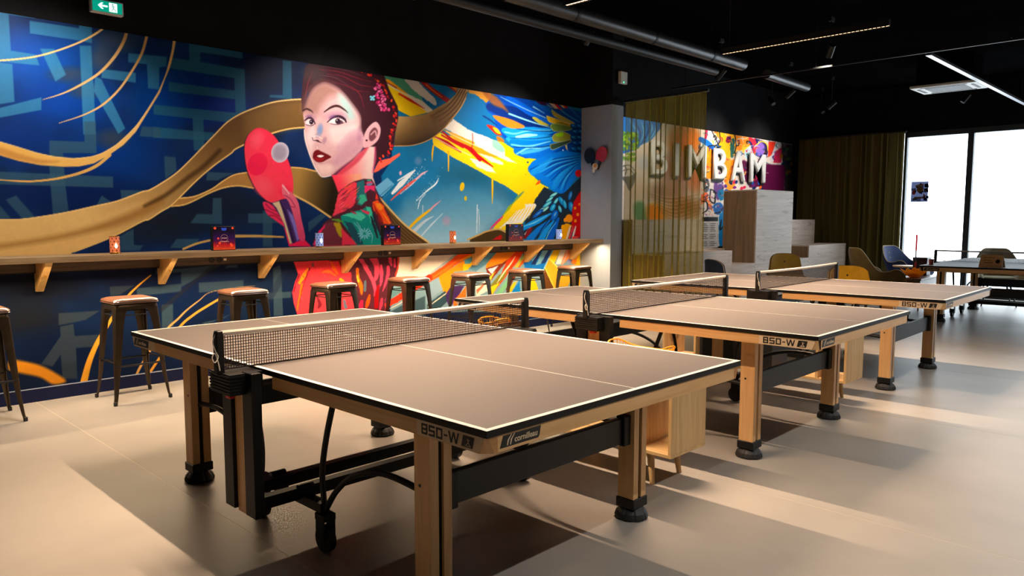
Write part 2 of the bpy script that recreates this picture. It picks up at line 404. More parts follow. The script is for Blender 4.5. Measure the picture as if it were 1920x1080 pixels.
# --- blue ground on the left
G.c[:] = (14, 40, 84)
G.c += 12*G.n3[:, None]*np.array([0.2, 0.6, 1.0])
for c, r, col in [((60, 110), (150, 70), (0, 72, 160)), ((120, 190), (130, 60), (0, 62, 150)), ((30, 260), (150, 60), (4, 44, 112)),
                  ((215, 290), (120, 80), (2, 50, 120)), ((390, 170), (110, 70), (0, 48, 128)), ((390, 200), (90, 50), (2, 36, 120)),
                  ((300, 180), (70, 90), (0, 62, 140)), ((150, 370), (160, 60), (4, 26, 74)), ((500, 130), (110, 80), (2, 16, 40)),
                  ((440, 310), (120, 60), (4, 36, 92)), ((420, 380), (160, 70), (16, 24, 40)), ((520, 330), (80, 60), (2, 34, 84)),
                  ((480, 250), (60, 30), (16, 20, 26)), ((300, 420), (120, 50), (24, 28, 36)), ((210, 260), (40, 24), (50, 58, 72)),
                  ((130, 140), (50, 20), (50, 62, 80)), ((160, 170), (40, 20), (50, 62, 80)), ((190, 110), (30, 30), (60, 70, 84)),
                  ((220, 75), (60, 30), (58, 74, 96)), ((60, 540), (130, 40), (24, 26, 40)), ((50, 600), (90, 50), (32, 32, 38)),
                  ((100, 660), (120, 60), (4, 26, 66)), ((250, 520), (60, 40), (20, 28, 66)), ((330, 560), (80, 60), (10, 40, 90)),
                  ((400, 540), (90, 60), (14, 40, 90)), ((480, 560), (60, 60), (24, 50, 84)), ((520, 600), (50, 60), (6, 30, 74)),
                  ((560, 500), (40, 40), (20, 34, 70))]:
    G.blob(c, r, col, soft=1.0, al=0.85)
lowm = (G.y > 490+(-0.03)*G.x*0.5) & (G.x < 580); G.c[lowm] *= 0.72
# --- pale teal brush characters
T1, T2, T3 = (58, 122, 156), (44, 98, 122), (52, 84, 102)
for k, col, polys in [
  ('J', T1, [[(-40,40),(285,98),(285,148),(70,118),(88,410),(290,442),(320,530),(-40,495)], [(-40,500),(100,520),(118,825),(-40,850)],
             [(-40,885),(335,788),(335,890),(-40,960)], [(240,168),(640,228),(640,160),(745,185),(745,350),(640,328),(243,270)],
             [(645,370),(740,370),(750,610),(760,700),(775,1090),(675,1090),(660,700)], [(325,395),(435,395),(535,605),(450,660)],
             [(770,620),(820,640),(1015,1040),(960,1085),(760,740)], [(830,560),(1100,590),(1100,670),(820,630)],
             [(1040,430),(1350,460),(1350,540),(1290,545),(1290,725),(1200,715),(1190,520),(1040,505)]]),
  ('K', T2, [[(265,70),(760,160),(760,245),(370,185),(370,275),(780,345),(790,720),(695,745),(685,425),(100,335),(100,235),(270,262)],
             [(80,460),(690,540),(690,620),(80,545)], [(-60,668),(695,745),(790,720),(620,830),(-60,758)], [(300,790),(400,800),(410,1090),(312,1090)],
             [(-60,872),(300,910),(520,930),(480,1000),(-60,974)], [(1130,260),(1210,270),(1215,620),(1010,600),(1010,580),(1130,580)]]),
  ('L', T3, [[(400,145),(685,155),(680,-10),(775,-10),(783,248),(510,245),(515,290),(400,290)], [(400,350),(520,360),(530,515),(560,745),(430,755),(410,510)],
             [(-40,395),(915,437),(918,527),(530,515),(-40,498)], [(45,625),(130,590),(290,770),(180,775)], [(-20,650),(90,775),(-20,775)],
             [(770,690),(825,590),(900,640),(850,670)], [(975,545),(1170,550),(1080,600),(985,635)], [(1150,30),(1300,40),(1300,120),(1130,110)],
             [(970,920),(1080,860),(1085,990),(1160,995),(1130,1035),(980,1040)]]),
  ('M', T3, [[(130,200),(230,210),(240,330),(140,400)], [(510,340),(750,350),(650,390),(600,415),(500,415)], [(560,570),(635,570),(640,800),(360,790),(420,710),(555,712)],
             [(870,705),(1130,705),(1160,790),(870,790)], [(1000,680),(1080,690),(1085,1000),(1000,1000)], [(180,1010),(240,930),(440,930),(420,960),(300,1010)]]),
  ('B', T3, [[(595,850),(700,780),(740,800),(600,930)]]),
  ('N', (50, 60, 70), [[(440,390),(750,370),(640,440),(440,480)], [(450,490),(550,470),(560,560),(740,550),(700,640),(570,650),(580,880),(470,880),(455,700),(395,790),(310,770),(455,560)],
             [(820,190),(1010,180),(900,250),(830,260)]]),
  ('O', (60, 80, 92), [[(-80,485),(420,430),(420,520),(-80,570)], [(130,270),(420,265),(880,215),(420,470),(415,300),(130,330)], [(615,420),(1120,390),(1120,470),(780,520),(620,530)],
             [(940,225),(1055,215),(1055,250),(900,260)], [(200,670),(325,660),(330,920),(200,940)], [(1450,260),(1530,220),(1545,310),(1565,790),(1460,800)],
             [(1300,540),(1660,520),(1650,590),(1300,610)], [(650,870),(900,820),(1000,760),(700,900)]])]:
    for p in polys: G.fill(Zp(k, p), col, 0.9, False, al=0.78)
G.fill(Zp('O', [(160,720),(420,500),(760,230),(880,215),(600,400),(330,640),(190,760)]), (34, 34, 44), 1.5, False, al=0.6)
G.fill(Zp('O', [(1360,620),(1480,400),(1640,200),(1560,420),(1420,660),(1380,800)]), (30, 40, 62), 1.5, False, al=0.5)
# --- gold arcs
GL, GM, GD = (232, 190, 122), (196, 146, 74), (104, 72, 30)
G.line(Zp('J', [(880,195),(780,270),(650,340),(450,415),(250,465),(0,490),(-160,490)]), [4.5,3.5,3,3], GL)
G.line(Zp('J', [(1035,225),(1000,340),(920,470),(800,595),(640,695),(500,760),(345,808)]), [6.5,6,4,1], (214,172,112))
G.line(Zp('J', [(1200,250),(1150,430),(1060,590),(960,730),(830,850),(680,930),(480,997)]), [5.5,4.5,4,1], (214,172,112))
up = flat(Zp('L', [(-200,110),(-60,140),(0,155),(120,190),(300,245),(440,275),(600,290),(740,275),(830,245),(940,180),(1030,100)]), Zp('J', [(1110,1010),(1200,880),(1290,730),(1350,580),(1395,400),(1408,270)]))
dn = flat(Zp('K', [(158,20),(125,200),(95,320),(45,440),(0,560)]), Zp('L', [(1100,75),(1000,180),(880,265),(760,330),(640,355),(520,357),(330,345),(150,310),(0,265),(-200,200)]))
G.fill(up+dn, (214,164,84), 0.8, False, grad=((0,300),(330,60),(226,186,122)))
G.line(up[2:], 1.6, (240,205,140), al=0.7)
G.fill(Zp('L', [(0,200),(150,250),(330,300),(480,315),(330,330),(150,300),(0,255)]), (178,122,62), 3, al=0.7)
G.line(Zp('L', [(890,262),(780,350),(640,410),(450,455),(250,475),(100,470),(-100,455)]), [6,6,4,3,2], (212,166,92))
ru = flat(Zp('L', [(-400,775),(-150,785),(0,785),(150,785),(350,760),(550,725),(750,680),(950,635),(1150,560)]), Zp('M', [(0,500),(130,425),(250,340),(380,215),(480,110)]),
          Zp('K', [(380,1075),(500,950),(620,830),(750,750),(900,690),(1050,645),(1200,625),(1330,618)]))
rl = flat(Zp('K', [(1345,878),(1200,890),(1040,930),(860,1000),(700,1075)]), Zp('M', [(720,175),(600,260),(500,340),(400,430),(300,530),(200,630),(100,690),(0,755)]),
          Zp('L', [(1150,800),(960,900),(800,970),(600,1045),(540,1085),(-400,1110)]))
G.fill(ru+rl, (228,186,118), 0.8, False, grad=((170,420),(470,240),(92,62,30)))
G.fill(flat(Zp('K', [(760,760),(1050,650),(1330,625),(1340,870),(1040,925),(800,1000)])), (120,88,44), 8, False, al=0.75)
G.fill(Zp('L', [(-300,1010),(0,985),(400,920),(700,850),(1000,745),(1296,600),(1296,680),(1000,820),(700,900),(400,960),(0,1020),(-300,1060)]), (150,104,50), 6, al=0.7)
G.fill(Zp('L', [(-300,830),(0,850),(400,830),(800,760),(1150,640),(1150,680),(800,800),(400,900),(0,940),(-300,960)]), (230,190,124), 8, al=0.5)
G.line(Zp('M', [(-40,640),(150,540),(330,400),(480,290),(620,150)]), [6,9,8], (58,38,18), f=3, al=0.7)
G.line(ru, 2.6, (236,198,128)); G.line(rl[:-2], 2.8, (232,190,116))
br_u = Zp('M', [(268,572),(400,555),(550,490),(650,420),(750,365),(870,343)]); br_l = Zp('M', [(915,482),(780,462),(650,480),(520,530),(400,590),(300,630),(195,642)])
G.fill(br_u+br_l, (166,122,66), 0.8, False); G.line(br_u, 2.4, (232,190,116)); G.line(br_l, 2.6, (228,184,110))
G.fill(Zp('B', [(440,405),(560,412),(650,430),(720,495),(800,480),(860,640),(800,830),(770,800),(640,720),(470,625)]), (164,126,66), 0.8, False, grad=((560,340),(625,350),(34,26,14)))
G.line(Zp('B', [(460,405),(560,414),(660,438)]), 2.4, (226,182,108)); G.line(Zp('B', [(470,625),(620,705),(780,812)]), 3.6, (226,184,110))
G.line(Zp('M', [(300,1018),(420,970),(550,938)]), 4, (204,164,96)); G.line(Zp('M', [(740,905),(950,905),(1180,913)]), [5,5,3], (204,164,96))
G.line(Zp('N', [(1130,105),(1040,180),(960,260),(870,380),(800,490),(730,610),(670,750),(630,900)]), [2,4,6,9,13], (216,156,54))
G.line(flat(Zp('O', [(1250,455),(1000,480),(740,530),(620,620),(480,730),(380,830),(275,925)]), [(290,645),(262,690),(250,720)]), [0.3,1,3.5,4,5], (206,160,96))
G.line(flat(Zp('O', [(860,596),(700,690),(560,780),(410,910)]), [(310,655),(280,700),(268,720)]), [4,4.5,5], (216,158,62))
G.fill(Zp('N', [(70,740),(150,745),(300,780),(420,840),(495,900),(400,922),(300,870),(160,840),(70,820)]), (196,130,36), 3)
# --- right half ground: blues
G.fill([(735,120),(1120,170),(1120,475),(745,475),(720,400),(715,330),(735,300)], (22,112,158), 1.0, False)
for c, r, col in [((880,330),(70,50),(30,86,110)), ((860,400),(80,40),(78,132,160)), ((820,430),(70,36),(120,168,194)), ((780,350),(50,40),(30,120,166)), ((900,210),(60,50),(0,96,148)),
                  ((900,420),(60,30),(96,148,176)), ((770,390),(20,30),(70,150,190)), ((930,370),(40,40),(54,100,124)), ((860,450),(60,20),(140,186,206))]:
    G.blob(c, r, col, soft=1.0, al=0.9)
G.fill([(742,470),(735,410),(760,380),(800,350),(850,340),(900,350),(945,372),(960,390),(925,425),(880,475)], (40,110,146), 14, False, grad=((840,340),(850,445),(150,192,210)))
G.fill(Zp('D', [(60,90),(400,145),(570,405),(480,415),(130,185)]), (84,164,134), 0.8, False, rough=1)
G.fill(Zp('D', [(120,165),(180,175),(380,330),(460,420),(200,300)]), (250,168,24), 0.8, False)
G.fill(Zp('D', [(135,200),(380,340),(620,545),(420,592),(290,525),(150,330)]), (252,206,24), 0.7, False)
G.fill(Zp('D', [(370,330),(560,420),(670,525),(610,550),(480,450)]), (232,226,214), 0.7, False, rough=1)
G.fill(Zp('D', [(470,150),(560,160),(900,230),(930,330),(830,440),(690,520),(560,420)]), (0,104,162), 0.7, False)
G.fill(Zp('D', [(355,180),(400,140),(470,160),(560,260),(690,390),(700,465),(620,420),(480,320),(420,260)]), (226,220,214), 0.7, rough=1)
G.line(Zp('D', [(530,170),(650,280),(850,420)]), [9,8,9], (162,24,22)); G.line(Zp('D', [(590,230),(700,320),(770,370)]), 2, (214,120,40))
G.line(Zp('D', [(145,205),(260,270)]), 2, (170,40,24)); G.line(Zp('D', [(290,335),(420,410),(575,503)]), [3,5,1], (196,34,24))
G.line(Zp('D', [(150,222),(300,310),(500,420)]), 2, (240,232,220))
G.line(Zp('D', [(815,222),(935,305)]), 5, (150,40,34)); G.fill(Zp('D', [(850,236),(970,250),(930,300)]), (214,140,44), 0.8, False)
G.fill(Zp('D', [(1060,280),(1280,290),(1320,320),(1320,420),(1270,435),(1150,340),(1080,330)]), (206,142,52), 0.8, False, rough=1.5)
# yellow and white diagonal slabs
G.fill([(811,258),(822,248),(870,262),(924,262),(943,267),(966,281),(972,292),(985,297),(1008,296),(995,310),(997,328),(1017,346),(1029,352),(1003,374),(1006,385),(991,405),(980,419),(950,432),(922,432),(945,400),(971,371),(971,364),(949,349),(922,335),(890,316),(850,295),(813,272)], (254,208,16), 0.7, False, rough=0.8)
G.fill(Zp('D', [(800,720),(900,620),(1070,740),(1330,845),(1400,900),(1480,960),(1480,1030),(1200,920),(900,780)]), (228,218,204), 0.7, False, rough=1.2)
G.fill(Zp('D', [(790,735),(900,775),(1180,900),(1400,990),(1500,1060),(1300,1050),(1000,920)]), (232,158,30), 0.8, False, rough=1)
G.fill(Zp('F', [(0,640),(80,655),(220,715),(225,790),(340,890),(510,995),(400,970),(200,880),(0,770)]), (230,220,206), 0.7, False, rough=1)
G.fill(Zp('F', [(60,880),(200,910),(340,985),(345,1015),(200,980)]), (240,228,210), 0.7, False, rough=1.2)
G.fill(Zp('F', [(-60,930),(60,960),(200,1040),(260,1110),(160,1090),(20,1030)]), (238,226,212), 0.7, False, rough=1.4)
G.line(Zp('D', [(690,818),(830,890),(985,992)]), [3,8,2], (164,14,18)); G.line(Zp('D', [(775,760),(900,860),(1060,940),(1120,985),(1200,1075)]), [3,6,9,7], (176,12,20))
G.line(Zp('D', [(770,800),(900,880),(1010,940)]), 3, (176,16,20)); G.line(Zp('F', [(0,880),(100,950),(215,1032)]), [7,5,2], (186,14,20))
G.line(Zp('D', [(1115,780),(1118,880),(1105,960)]), 1.5, (150,20,20))
for p in ([(700,830),(900,940),(1100,1030)], [(820,760),(1000,850),(1200,940)]): G.line(Zp('D', p), 1.6, (240,226,200), al=0.8)
for p, ww in (([(640,20),(630,100),(628,182)], [3.2,3,1]), ([(800,80),(802,200),(800,288)], [3,2.4,1.6])): G.line(Zp('E', p), ww, (238,176,20))
G.line(Zp('G', [(225,240),(225,400),(222,555)]), [3.6,3,0.8], (240,180,16))
G.blob((866.5, 350), (4.6, 9), (222,180,20), 10, 0.25); G.blob((873, 372), (3, 5), (196,170,30), 0, 0.3)
G.fill(Zp('E', [(0,300),(60,180),(180,150),(280,90),(292,115),(180,205),(20,305)]), (244,108,86), 0.7, False, rough=0.8)
G.fill(Zp('E', [(20,460),(150,358),(225,430),(90,565),(60,540)]), (112,178,212), 0.7, False)
for p in ([(60,560),(200,440)], [(90,590),(250,450)]): G.line(Zp('E', p), 1.6, (60,130,170))
for p, ww, c in (([(205,525),(300,420),(445,280)], [5,10,2], (236,240,242)), ([(260,390),(360,330),(440,275)], [2,4,1], (230,238,244)), ([(185,602),(330,470),(460,372)], [2,5,4], (226,88,78)),
                 ([(460,372),(520,320),(580,285)], [4,4,1], (226,180,190)), ([(290,530),(400,440),(460,385)], [1,2.4,1], (230,200,206)), ([(460,605),(560,510),(660,430),(695,365)], [1,2.4,3,1], (224,236,240)),
                 ([(475,690),(500,600),(560,530)], [0.8,1.6,0.8], (224,236,240)), ([(375,905),(480,800),(605,702)], [4,6,4], (226,176,24)), ([(605,702),(660,650),(718,605)], [3,3,1], (214,150,160)),
                 ([(430,935),(540,830),(640,770)], [7,5,1], (190,206,214)), ([(500,995),(620,860),(740,742)], [2,3,1], (196,214,224)), ([(1108,650),(1106,780),(1103,945)], [1.4,2,2], (214,226,230)),
                 ([(1122,700),(1130,800),(1128,930)], 1.2, (206,220,226)), ([(528,655),(526,740)], 1.6, (170,196,206))):
    G.line(Zp('E', p), ww, c, rough=0.5)
for k in range(70):
    a, b = random.random(), random.gauss(0, 0.12)
    G.blob(Zp('E', [(330+250*a+60*b, 420-190*a+260*b)])[0], 0.7+random.random()*0.5, (214,230,236), soft=0.5, al=0.8)
    G.blob(Zp('E', [(450+300*a, 620-330*a+200*b)])[0], 0.6+random.random()*0.4, (200,224,234), soft=0.5, al=0.7)
G.blob(Zp('E', [(780,820)])[0], (10,12), (196,150,170), soft=1, al=0.6); G.blob(Zp('E', [(480,180)])[0], (9,10), (120,140,180), soft=1, al=0.7); G.blob(Zp('E', [(290,310)])[0], (3,5), (230,180,200), soft=0.6)
# gold drape at the shoulder, mound at the right
G.fill(Zp('E', [(70,575),(300,825),(470,962),(590,1045),(560,1100),(240,1100),(180,860),(120,700)]), (76,54,28), 0.8, False)
for k in range(6):
    o = k*22
    G.line(Zp('E', [(110-o*0.3,640+o),(260-o,830+o*0.7),(420-o*1.6,980+o*0.4),(520-o*1.9,1060)]), 1.6, (128,98,54), al=0.8)
G.line(Zp('E', [(70,575),(300,828),(470,965),(590,1048)]), 3.4, (226,186,118))
G.fill(Zp('G', [(-60,1000),(150,905),(300,872),(400,915),(430,1030),(-60,1040)]), (72,54,26), 0.8, False); G.line(Zp('G', [(-90,1010),(60,945),(150,905),(300,876),(400,915)]), 3, (214,172,104))
G.fill(Zp('G', [(220,1010),(330,945),(350,970),(330,1010)]), (190,24,24), 0.8, False)
# horn of gold cloth
horn = Zp('D', [(270,588),(420,592),(600,560),(720,490),(830,430),(920,350),(975,250),(1075,268),(1040,380),(980,490),(900,600),(800,720),(680,820),(560,880),(420,915),(235,922),(245,760)])
G.fill(horn, (190,154,100), 0.7, False, grad=((770,215),(790,272),(50,32,16)))
G.fill(Zp('D', [(640,590),(720,500),(860,420),(960,300),(1060,300),(1030,400),(960,500),(850,640),(700,760)]), (104,72,34), 4, False, al=0.6)
for p in ([(640,590),(800,500),(910,390),(985,280)], [(690,610),(830,530),(930,420),(1010,285)], [(740,640),(850,560),(960,440),(1035,290)], [(760,700),(880,590),(970,480),(1050,320)]):
    G.line(Zp('D', p), [0.6,2,2], (56,34,16), al=0.8)
G.line(Zp('D', [(235,922),(420,917),(560,882),(680,822),(800,722),(900,602),(985,490),(1040,385)]), 1.6, (204,150,86))
# --- wing
BL, BD, BM = (20,142,224), (4,46,112), (4,86,186)
G.fill(Zp('F', [(125,290),(250,150),(480,190),(700,225),(1000,290),(1290,390),(1290,1080),(650,1090),(680,990),(790,920),(600,932),(500,880),(470,800),(340,680),(250,560),(230,430),(160,380)]), (4,70,164), 0.8, False)
for q, ww, c in (([(1150,520),(900,470),(600,300),(330,185)], [10,34,40,20], (2,66,160)), ([(900,560),(700,500),(450,410),(180,320)], [10,28,30,14], (2,40,110)), ([(960,540),(760,440),(520,290),(400,220)], [6,14,10], (6,92,200)),
                 ([(1180,520),(1000,420),(800,310),(640,235)], [6,20,24,10], (4,78,180)), ([(980,400),(860,330),(740,270)], [4,12,8], (10,106,206)), ([(940,600),(700,640),(500,640),(350,600)], [8,26,28,10], (24,142,224)),
                 ([(950,690),(700,700),(480,720),(390,700)], [8,16,16,6], (40,160,234)), ([(960,740),(700,780),(450,740)], [10,20,12], (6,120,214)), ([(990,790),(760,860),(520,840)], [10,26,18], (10,106,208)),
                 ([(980,770),(760,830),(560,870)], [2,8,6], (70,170,230)), ([(1100,860),(900,960),(690,1060)], [8,28,18], (14,112,214))):
    G.line(Zp('F', q), ww, c, f=1.0)
for q, ww, c in (([(310,200),(430,262),(640,362),(850,452)], [1,1.6,1.6], (150,196,226)), ([(410,402),(560,457),(720,512),(890,562)], [3,3,1.4], (140,206,236)), ([(360,620),(480,640),(640,605),(900,600)], [3,3,2], (110,200,240)),
                 ([(500,680),(620,660),(740,655)], [5,7,3], (150,220,244)), ([(440,770),(640,790),(900,730)], [3,4,2], (110,200,240)), ([(500,880),(640,810),(780,815)], [3,4,2], (120,206,240)), ([(700,320),(830,395)], [3,1], (130,190,230)),
                 ([(940,610),(700,605),(500,580)], 1.4, (2,40,104)), ([(960,665),(700,700),(420,690)], 1.4, (2,50,120)), ([(980,770),(760,800),(480,800)], 1.6, (2,50,120)), ([(1000,330),(1080,400),(1240,500)], [4,3,2], (60,140,210)),
                 ([(1130,330),(1200,400),(1270,470)], [3,2], (40,110,190)), ([(820,260),(920,330)], 1.4, (190,200,230))):
    G.line(Zp('F', q), ww, c, f=0.8)
G.fill(Zp('F', [(215,425),(330,440),(480,490),(598,560),(450,577),(330,530)]), (226,116,32), 1.0, grad=((925,222),(985,236),(234,128,40)))
G.fill(Zp('F', [(90,130),(260,200),(400,380),(330,340),(200,280)]), (150,86,40), 2.5, al=0.9)
G.fill(Zp('F', [(140,533),(240,558),(322,650),(270,655),(200,600)]), (196,40,24), 0.7); G.fill(Zp('F', [(215,565),(270,580),(310,640),(260,630)]), (244,186,30), 0.7)
G.fill(Zp('F', [(262,670),(320,690),(352,738),(280,725)]), (236,110,30), 0.7); G.fill(Zp('F', [(215,715),(290,742),(356,822),(330,862),(222,800)]), (146,206,176), 0.7)
G.line(Zp('F', [(90,425),(160,460),(260,540)]), [2,4,2], (2,50,110), rough=1)
for q, c in (([(856,428),(900,438),(1130,520),(1140,560),(960,522),(880,492)], (226,186,40)), ([(918,352),(980,398),(1185,512),(1130,516),(950,432)], (176,168,70)), ([(902,562),(940,520),(1130,552),(1142,592),(965,612)], (104,136,62)),
             ([(922,682),(960,640),(1050,618),(1142,660),(1130,712),(962,738)], (150,156,62)), ([(900,770),(1000,745),(1140,715),(1130,745),(1020,795),(920,830)], (52,76,60))):
    q = Zp('F', q); G.fill(q, c, 0.7); G.line(q+[q[0]], 0.9, (226,222,170), al=0.7)
G.fill(Zp('F', [(955,520),(1030,500),(1130,545),(1000,520)]), (140,140,50), 0.7); G.fill(Zp('F', [(970,650),(1050,620),(1050,670),(980,670)]), (150,212,24), 0.8)
G.fill(Zp('F', [(685,452),(720,440),(800,490),(900,545),(790,532),(730,492)]), (188,176,66), 0.8, rough=0.8)
G.fill(Zp('F', [(870,262),(930,262),(1005,345),(950,340)]), (236,220,196), 0.7, False); G.fill(Zp('F', [(930,262),(965,268),(1045,358),(1000,345)]), (208,24,30), 0.7, False)
G.fill(Zp('F', [(1005,285),(1050,290),(1080,335),(1050,330)]), (236,200,150), 0.7, False); G.fill(Zp('F', [(1050,290),(1085,295),(1115,338),(1080,335)]), (200,30,34), 0.7, False)
G.fill(Zp('F', [(720,235),(830,255),(860,300),(780,290)]), (62,24,74), 1.0)
for r in range(9):
    for c in range(2):
        x, y = 1150+c*70+(r % 2)*20, 540+r*68
        G.blob(Zp('F', [(x+40, y+14)])[0], (9.5, 5.2), (4, 40, 100), 14, 0.35); G.blob(Zp('F', [(x+36, y+8)])[0], (8, 3.6), (10, 96+8*((r+c) % 3), 196), 14, 0.5); G.blob(Zp('F', [(x+20, y+2)])[0], (3.5, 1.4), (80, 170, 226), 14, 0.7)
G.fill(Zp('F', [(1075,780),(1100,770),(1108,840),(1090,820)]), (226,206,150), 0.6, False)
for q in ((1052,836), (1032,970), (1100,18)): G.blob(Zp('F', [q])[0], 1.7, (230,240,250), soft=0.4)
G.fill(Zp('G', [(748,540),(780,480),(880,340),(1000,400),(1180,370),(1350,200),(1350,1000),(600,1000),(640,760),(780,600)]), (30,42,54), 0.8, False, rough=1)
G.fill(Zp('G', [(690,110),(760,0),(1050,-90),(1350,-80),(1340,100),(1280,230),(1180,370),(1100,425),(1000,400),(940,340),(900,320),(830,250),(720,190)]), (8,118,216), 0.8)
for k in range(15):
    t = k/14; e = (700+t*420, 120+t*300-60*math.sin(t*3.1)); s0 = (1330-40*t, -60+t*140)
    G.line(Zp('G', [s0, ((s0[0]+e[0])/2-30, (s0[1]+e[1])/2-30*(1-t)), e]), [1,3.4,1.2], [(2,56,140), (70,178,236), (4,84,184)][k % 3], f=0.8, al=0.9)
G.line(Zp('G', [(730,170),(850,90),(980,-20)]), [8,14,4], (40,158,234), f=2, al=0.8); G.line(Zp('G', [(1000,340),(1100,200),(1220,80)]), [8,12,4], (30,146,226), f=2, al=0.8)
for x, y, rx, ry, a, c in ((1000,440,10,3.4,-30,(120,212,206)), (950,500,10,3.2,-38,(110,204,204)), (1030,520,9,3.4,-55,(96,196,206)), (850,630,13,3.2,-36,(150,214,190)), (900,620,9,3,-40,(150,214,196)), (990,600,9,5.5,-60,(30,160,214)),
                           (1100,520,11,5,60,(24,150,210)), (1140,560,10,4,75,(40,170,216)), (1220,590,11,6,80,(20,140,206)), (1010,700,12,7.5,-62,(10,104,204)), (1080,620,8,3.6,70,(90,196,214)), (920,560,12,4,-36,(80,190,206)), (800,680,14,4,-40,(8,90,186)), (1210,450,10,4,-75,(24,120,196))):
    p = Zp('G', [(x, y)])[0]; G.blob(p, (rx, ry), (8, 60, 120), a, 0.2); G.blob(p, (rx*0.9, ry*0.8), c, a, 0.35); G.blob((p[0]+rx*0.1, p[1]-ry*0.25), (rx*0.5, ry*0.25), (190, 232, 232), a, 0.7, 0.6)
for q, ww, c in (([(960,680),(800,770),(600,870)], [3,11,9], (14,140,220)), ([(920,700),(760,790),(620,840)], [1,2.5,1], (120,210,240)), ([(950,760),(820,880),(700,1000)], [3,12,13], (10,120,210)), ([(1000,770),(900,900),(840,1010)], [3,10,12], (24,150,226)),
                 ([(1060,740),(1000,880),(950,1010)], [4,12,12], (4,96,196)), ([(980,700),(860,860),(760,1010)], [1,2,2], (2,40,90)), ([(1030,790),(950,900),(900,1010)], [1,1.6,1.6], (120,206,240)), ([(700,860),(640,940)], [1.5,3], (236,230,226)), ([(640,980),(690,900),(720,860)], [5,8,3], (120,24,34))):
    G.line(Zp('G', q), ww, c, f=0.7)
G.fill(Zp('G', [(1250,560),(1310,440),(1360,420),(1360,940),(1260,945),(1225,800)]), (202,16,22), 0.9, rough=1.2); G.blob(Zp('G', [(1315,170)])[0], (7,7.5), (204,22,30), 0, 0.25)
for x, y, r in ((1195,740,7.5), (1150,760,4), (1270,610,2.6), (1305,690,3), (1275,770,2.8), (1325,560,2.4)): G.blob(Zp('G', [(x, y)])[0], (r, r*1.15), (246,152,24), 0, 0.3)
G.fill(Zp('G', [(1095,830),(1170,800),(1230,830),(1180,1010),(1085,1010)]), (250,170,12), 0.8, False, rough=1)
for x in (1165, 1200, 1235): G.line(Zp('G', [(x, 1000), (x+25, 910), (x+45, 840)]), [3,4,2], (236,214,206) if x != 1200 else (222,70,84))
G.blob(Zp('G', [(1275,985)])[0], (7,4), (224,70,70), 0, 0.4)
G.fill(Zp('G', [(320,860),(540,640),(640,600),(640,560),(760,555),(780,575),(690,700),(600,800),(420,805)]), (244,238,226), 0.8, False, rough=1.6)
for k in range(7): G.line(Zp('G', [(380+k*50, 800-k*10), (470+k*45, 700-k*14), (540+k*36, 620-k*8)]), [0.6,1.8,0.6], (252,196,20), al=0.9)
for q, c in (([(200,870),(280,790),(360,710)], (226,70,110)), ([(360,700),(440,600),(470,560)], (150,170,40)), ([(470,560),(550,470),(620,400)], (110,150,90))): G.line(Zp('G', q), [2,5,2], c, rough=0.8)
for p in ((672,30,2), (645,185,1), (600,15,0.8)): G.blob(Zp('G', [p[:2]])[0], p[2], (0,80,110), 0, 0.4)
G.fill(Zp('G', [(770,310),(820,255),(830,290),(800,310)]), (234,84,20), 0.8, rough=0.8)
